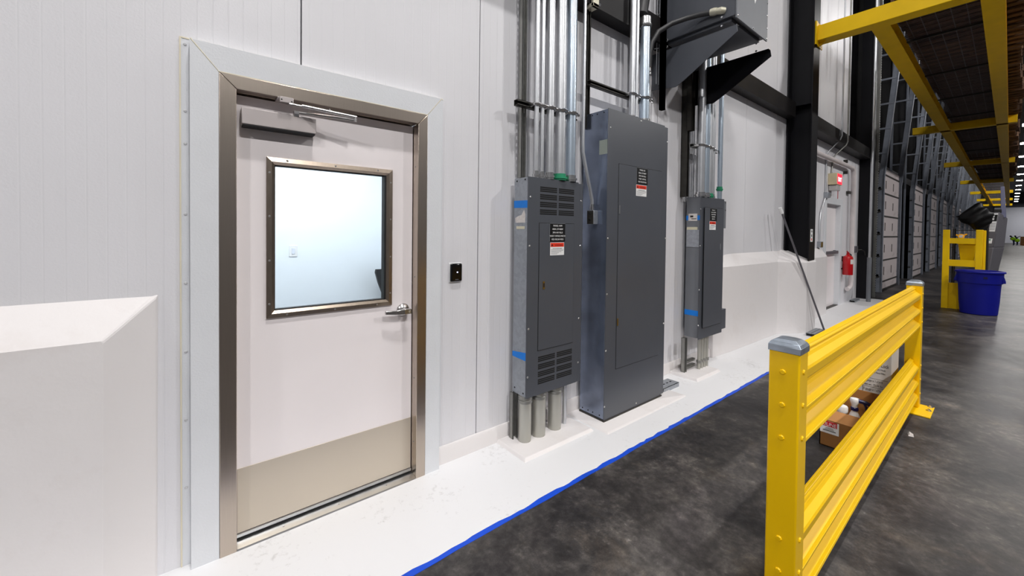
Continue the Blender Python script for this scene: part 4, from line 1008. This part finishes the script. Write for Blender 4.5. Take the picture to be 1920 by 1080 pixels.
# powered stacker with a slanted grey cover
t = thing('pallet_stacker', 'grey powered pallet stacker with a slanted cover and warning labels, behind the yellow end guard', 'pallet stacker', (13.6,-2.0,0))
def ly(z): return -1.765-.1155*z
def ry(z): return -1.925-.0955*z
b = MB()
lv = [(.12,13.2,13.92),(2.02,13.2,13.92)]
b.hexa([(13.2,ly(.12),.12),(13.2,ry(.12),.12),(13.92,-2.03,.12),(13.92,-1.75,.12),(13.2,ly(1.30),1.30),(13.2,ry(1.30),1.30),(13.92,-2.19,1.30),(13.92,-1.9,1.30)])
b.hexa([(13.2,ly(1.30),1.30),(13.2,ry(1.30),1.30),(13.92,-2.19,1.30),(13.92,-1.9,1.30),(13.2,ly(2.05),2.05),(13.2,ry(2.05),2.05),(13.92,-2.222,1.94),(13.92,-2.0,2.05)])
obj('cover', b, M['machine'], t, bevel=.012)
obj('chassis', MB().box(13.16,14.0,-2.08,-1.70,.04,.13), M['ink'], t, bevel=.01)
for y in (-1.74,-2.04):
    obj('fork', MB().box(14.0,15.1,y-.08,y+.08,.06,.10), M['ink'], t, bevel=.005)
    obj('wheel', MB().cyl((13.4,y-.03,.05),(13.4,y+.03,.05),.05,16), M['rubber'], t)
obj('mast', MB().hexa([(13.55,-2.205,1.95),(13.62,-2.205,1.95),(13.62,-2.13,1.95),(13.55,-2.13,1.95),(13.55,-2.165,2.62),(13.62,-2.165,2.62),(13.62,-2.11,2.62),(13.55,-2.11,2.62)]), M['mast'], t, bevel=.005)
obj('tiller_head', MB().box(13.3,13.5,-2.14,-2.03,2.05,2.12), M['ink'], t, bevel=.01)
def slab(z0, z1, f0, f1, m, off, lab=None, par=None, nm='label'):
    q = lambda z, f: (13.2-off, ly(z)+(ry(z)-ly(z))*f, z)
    b = MB().hexa([q(z0,f0),q(z0,f1),(13.2,q(z0,f1)[1],z0),(13.2,q(z0,f0)[1],z0),q(z1,f0),q(z1,f1),(13.2,q(z1,f1)[1],z1),(13.2,q(z1,f0)[1],z1)])
    return obj(nm, b, M[m], par or t, label=lab)
a = slab(1.64,2.03,.14,.82,'signwhite',.003,'tall warning label, dark at the top')
slab(1.86,2.00,.18,.80,'signblack',.005,None,a,'print'); slab(1.885,1.925,.22,.48,'signwhite',.006,None,a,'print'); slab(1.94,1.985,.26,.46,'signwhite',.006,None,a,'print')
for k in range(5): slab(1.68+.032*k,1.69+.032*k,.2,.76,'greyink',.005,None,a,'print')
a = slab(1.385,1.49,.1,.72,'signwhite',.003,'small label with a green mark'); slab(1.45,1.475,.3,.55,'green',.005,None,a,'print')

# wire cart with the bag and yellow things
t = thing('wire_cart', 'black wire cart half hidden behind the yellow end guard', 'cart', (12.86,-1.72,0))
b = MB()
for x in (12.62,13.08):
    for y in (-1.50,-1.97): b.cyl((x,y,.06),(x,y,1.70),.012,8)
obj('frame', b, M['ink'], t)
for z in (1.0,1.66):
    b = MB().tube([(12.62,-1.50,z),(13.08,-1.50,z)], .007, 6).tube([(12.62,-1.97,z),(13.08,-1.97,z)], .007, 6)
    for k in range(10): y = -1.5-.47*k/9; b.tube([(12.62,y,z),(13.08,y,z)], .004, 6)
    for x in (12.62,12.85,13.08): b.tube([(x,-1.5,z),(x,-1.97,z)], .006, 6)
    obj('wire_shelf', b, M['ink'], t)
for x in (12.62,13.08):
    for y in (-1.50,-1.97): obj('caster', MB().cyl((x-.014,y,.035),(x+.014,y,.035),.035,12), M['rubber'], t)
t = thing('yellow_tote', 'yellow plastic tote on the cart, seen between the bars of the yellow end guard', 'tote', (12.86,-1.69,1.008))
b = MB().hexa([(12.70,-1.80,1.008),(13.02,-1.80,1.008),(13.02,-1.605,1.008),(12.70,-1.605,1.008),(12.66,-1.82,1.36),(13.05,-1.82,1.36),(13.05,-1.57,1.36),(12.66,-1.57,1.36)])
obj('tub', b, M['yellow2'], t, bevel=.01)
obj('lid', MB().box(12.65,13.06,-1.83,-1.56,1.36,1.385), M['yellow2'], t, bevel=.006)
t = thing('work_lamp', 'small yellow lamp with a white lens above the yellow end guard top bar', 'lamp', (12.75,-1.61,1.386))
obj('housing', MB().lathe((12.74,-1.605,1.53), [(.02,-.02),(.05,-.0),(.05,.05),(.02,.08)], n=20, ax=0), M['amber'], t)
obj('lens', MB().lathe((12.715,-1.605,1.53), [(.03,.0),(.03,.006)], n=20, ax=0), M['white'], t)
obj('handle', MB().tube([(12.77,-1.56,1.55),(12.77,-1.53,1.56)], .014, 8).tube([(12.77,-1.65,1.56),(12.77,-1.69,1.58)], .014, 8), M['amber'], t)
obj('stand', MB().box(12.74,12.80,-1.635,-1.575,1.386,1.50), M['amber'], t, bevel=.005)
# bag
bm = bmesh.new(); bmesh.ops.create_icosphere(bm, subdivisions=4, radius=1)
for v in bm.verts:
    d = v.co.copy(); f = 1+.10*math.sin(5*d.y+3*d.z)*math.cos(4*d.x)+.06*math.sin(11*d.z+7*d.y)
    y, z, x = d.y*f, d.z*f, d.x*f
    p = max(0, y)                                   # taper to the tied corner on the wall side
    z2 = z*(1-.72*p)*(.86 if z < 0 else 1.0)
    v.co = Vector((12.86+x*.20*(1-.5*p), -1.77+y*.25, 1.94+z2*.29))
    if v.co.z < 1.672: v.co.z = 1.672+(.0005*random.random())
b = MB(); b.bm.free(); b.bm = bm
desc(obj('trash_bag', b, M['bag'], smooth=60), 'black plastic bag bulging on top of the wire cart beside the grey stacker', 'bag')

# far away worker and cartons
t = thing('person', 'person in a lime high-visibility top bending over far down the aisle', 'person', (108.5,-2.55,0))
def skinned(name, edges, verts, m, parent, lev=1):
    me = bpy.data.meshes.new(name); me.from_pydata([v[0] for v in verts], edges, [])
    o = bpy.data.objects.new(name, me); C.objects.link(o); me.materials.append(m)
    w = world_loc(parent)
    for v in me.vertices: v.co -= w
    o.parent = parent
    s = o.modifiers.new('skin', 'SKIN'); u = o.modifiers.new('sub', 'SUBSURF'); u.levels = lev; u.render_levels = lev
    for d, v in zip(me.skin_vertices[0].data, verts): d.radius = (v[1], v[1])
    me.skin_vertices[0].data[0].use_root = True
    return o
X = 108.5
V = [((X,-2.62,.95),.15),((X,-2.56,1.15),.16),((X,-2.46,1.36),.17),((X,-2.38,1.44),.07),((X-.02,-2.30,1.52),.11),
     ((X+.1,-2.64,.52),.09),((X+.1,-2.62,.10),.055),((X+.1,-2.52,.05),.05),((X-.1,-2.66,.52),.09),((X-.1,-2.68,.10),.055),((X-.1,-2.58,.05),.05),
     ((X+.2,-2.47,1.36),.075),((X+.22,-2.62,1.12),.055),((X+.12,-2.78,.98),.045),((X-.2,-2.47,1.36),.075),((X-.22,-2.66,1.15),.055),((X-.15,-2.82,1.02),.045)]
E_ = [(0,1),(1,2),(2,3),(3,4),(0,5),(5,6),(6,7),(0,8),(8,9),(9,10),(2,11),(11,12),(12,13),(2,14),(14,15),(15,16)]
skinned('body', E_, V, M['trousers'], t)
V2 = [((X,-2.62,.85),.31),((X,-2.56,1.12),.33),((X,-2.42,1.42),.33)]
skinned('safety_vest', [(0,1),(1,2)], V2, M['hivis'], t)
bm = bmesh.new(); bmesh.ops.create_uvsphere(bm, u_segments=12, v_segments=8, radius=.13); bmesh.ops.translate(bm, verts=bm.verts, vec=(X-.0,-2.29,1.55))
b = MB(); b.bm.free(); b.bm = bm; obj('hair', b, M['hair'], t)
t = thing('person', 'second person in lime beside the bending worker, far down the aisle by the brown cartons', 'person', (109.5,-2.95,0))
X = 109.5
V = [((X,-3.02,.9),.15),((X,-2.98,1.1),.16),((X,-2.9,1.3),.17),((X,-2.84,1.42),.07),((X,-2.78,1.55),.10),
     ((X+.1,-3.05,.5),.09),((X+.1,-3.05,.10),.055),((X+.1,-2.95,.05),.05),((X-.1,-3.0,.5),.09),((X-.1,-3.0,.10),.055),((X-.1,-2.9,.05),.05),
     ((X+.2,-2.92,1.3),.07),((X+.2,-3.15,1.45),.055),((X+.1,-3.35,1.6),.045),((X-.2,-2.92,1.3),.07),((X-.2,-3.12,1.4),.055),((X-.15,-3.3,1.55),.045)]
skinned('body', E_, V, M['trousers'], t)
skinned('safety_vest', [(0,1),(1,2)], [((X,-3.05,.55),.31),((X,-3.0,.85),.34),((X,-2.94,1.2),.32)], M['hivis'], t)
bm = bmesh.new(); bmesh.ops.create_uvsphere(bm, u_segments=12, v_segments=8, radius=.12); bmesh.ops.translate(bm, verts=bm.verts, vec=(X,-2.77,1.58))
b = MB(); b.bm.free(); b.bm = bm; obj('hair', b, M['hair'], t)
for k, (x, y, w, h) in enumerate(((111,-3.95,1.2,1.5),(106,-4.3,1.5,.4))):
    b = MB()
    for r in range(4): b.box(x,x+1.2,y-w/2,y+w/2,h*r/4+.01,h*(r+1)/4-.005)
    desc(obj('carton_stack', b, M['card'], smooth=0), ('tall stack of flattened brown cartons beside the workers far down the aisle','low pallet load of brown cartons in front of the workers far down the aisle')[k], 'cartons')

# ================================================================== LIGHTS
def lamp():
    t = thing('high_bay_light', 'twin LED high bay lamp in the long row hanging over the aisle', 'ceiling lamp', (0,0,9), 'high bay lamps over the aisle')
    obj('housing', MB().box(-.47,.47,-.27,.27,9.02,9.12).box(-.02,.02,-.02,.02,9.10,11.195), M['lampbody'], t, bevel=.01)
    for y in (-.14,.14): obj('led_lens', MB().box(-.45,.45,y-.12,y+.12,9.0,9.025), M['lamp'], t)
    return t
L0 = lamp(); L0.location = (.65,-2.87,9)
def area(loc, p, sx, sy, rot=(0,0,0), col=(1,.985,.97)):
    d = bpy.data.lights.new('lamp_light', 'AREA'); d.shape = 'RECTANGLE'; d.size = sx; d.size_y = sy; d.energy = p; d.color = col
    o = bpy.data.objects.new('lamp_light', d); C.objects.link(o); o.location = loc; o.rotation_euler = rot; return o
PA, PB = 280, 620
for k in range(-1, 17):
    x = .65+8.55*k
    if k: copy_tree(L0, (x,-2.87,9), L0['label'], L0['group'])
    if x < 62: area((x,-2.87,8.97), PA*(.5 if 5 < x < 32 else 1), .5, .4)
for k in range(-1, 3):
    x = .65+8.55*k
    copy_tree(L0, (x,-9.2,9), 'twin LED high bay lamp in the outer row, over the next bay', 'high bay lamps over the next bay')
    area((x,-9.2,8.97), PB, .5, .4)
area((.6,1.3,2.70), 66, 1.6, 1.2, col=(.93,.97,1))
for x in (92,118,136): area((x,-6,8.97), 700, 3, 3)

w = bpy.data.worlds.new('warehouse_ambience'); sc.world = w; w.use_nodes = True
w.node_tree.nodes['Background'].inputs['Color'].default_value = (.62,.62,.66,1); w.node_tree.nodes['Background'].inputs['Strength'].default_value = .2
vs = sc.view_settings; vs.view_transform = 'Standard'; vs.look = 'None'; vs.gamma = 1; vs.use_curve_mapping = False; vs.exposure = -.12
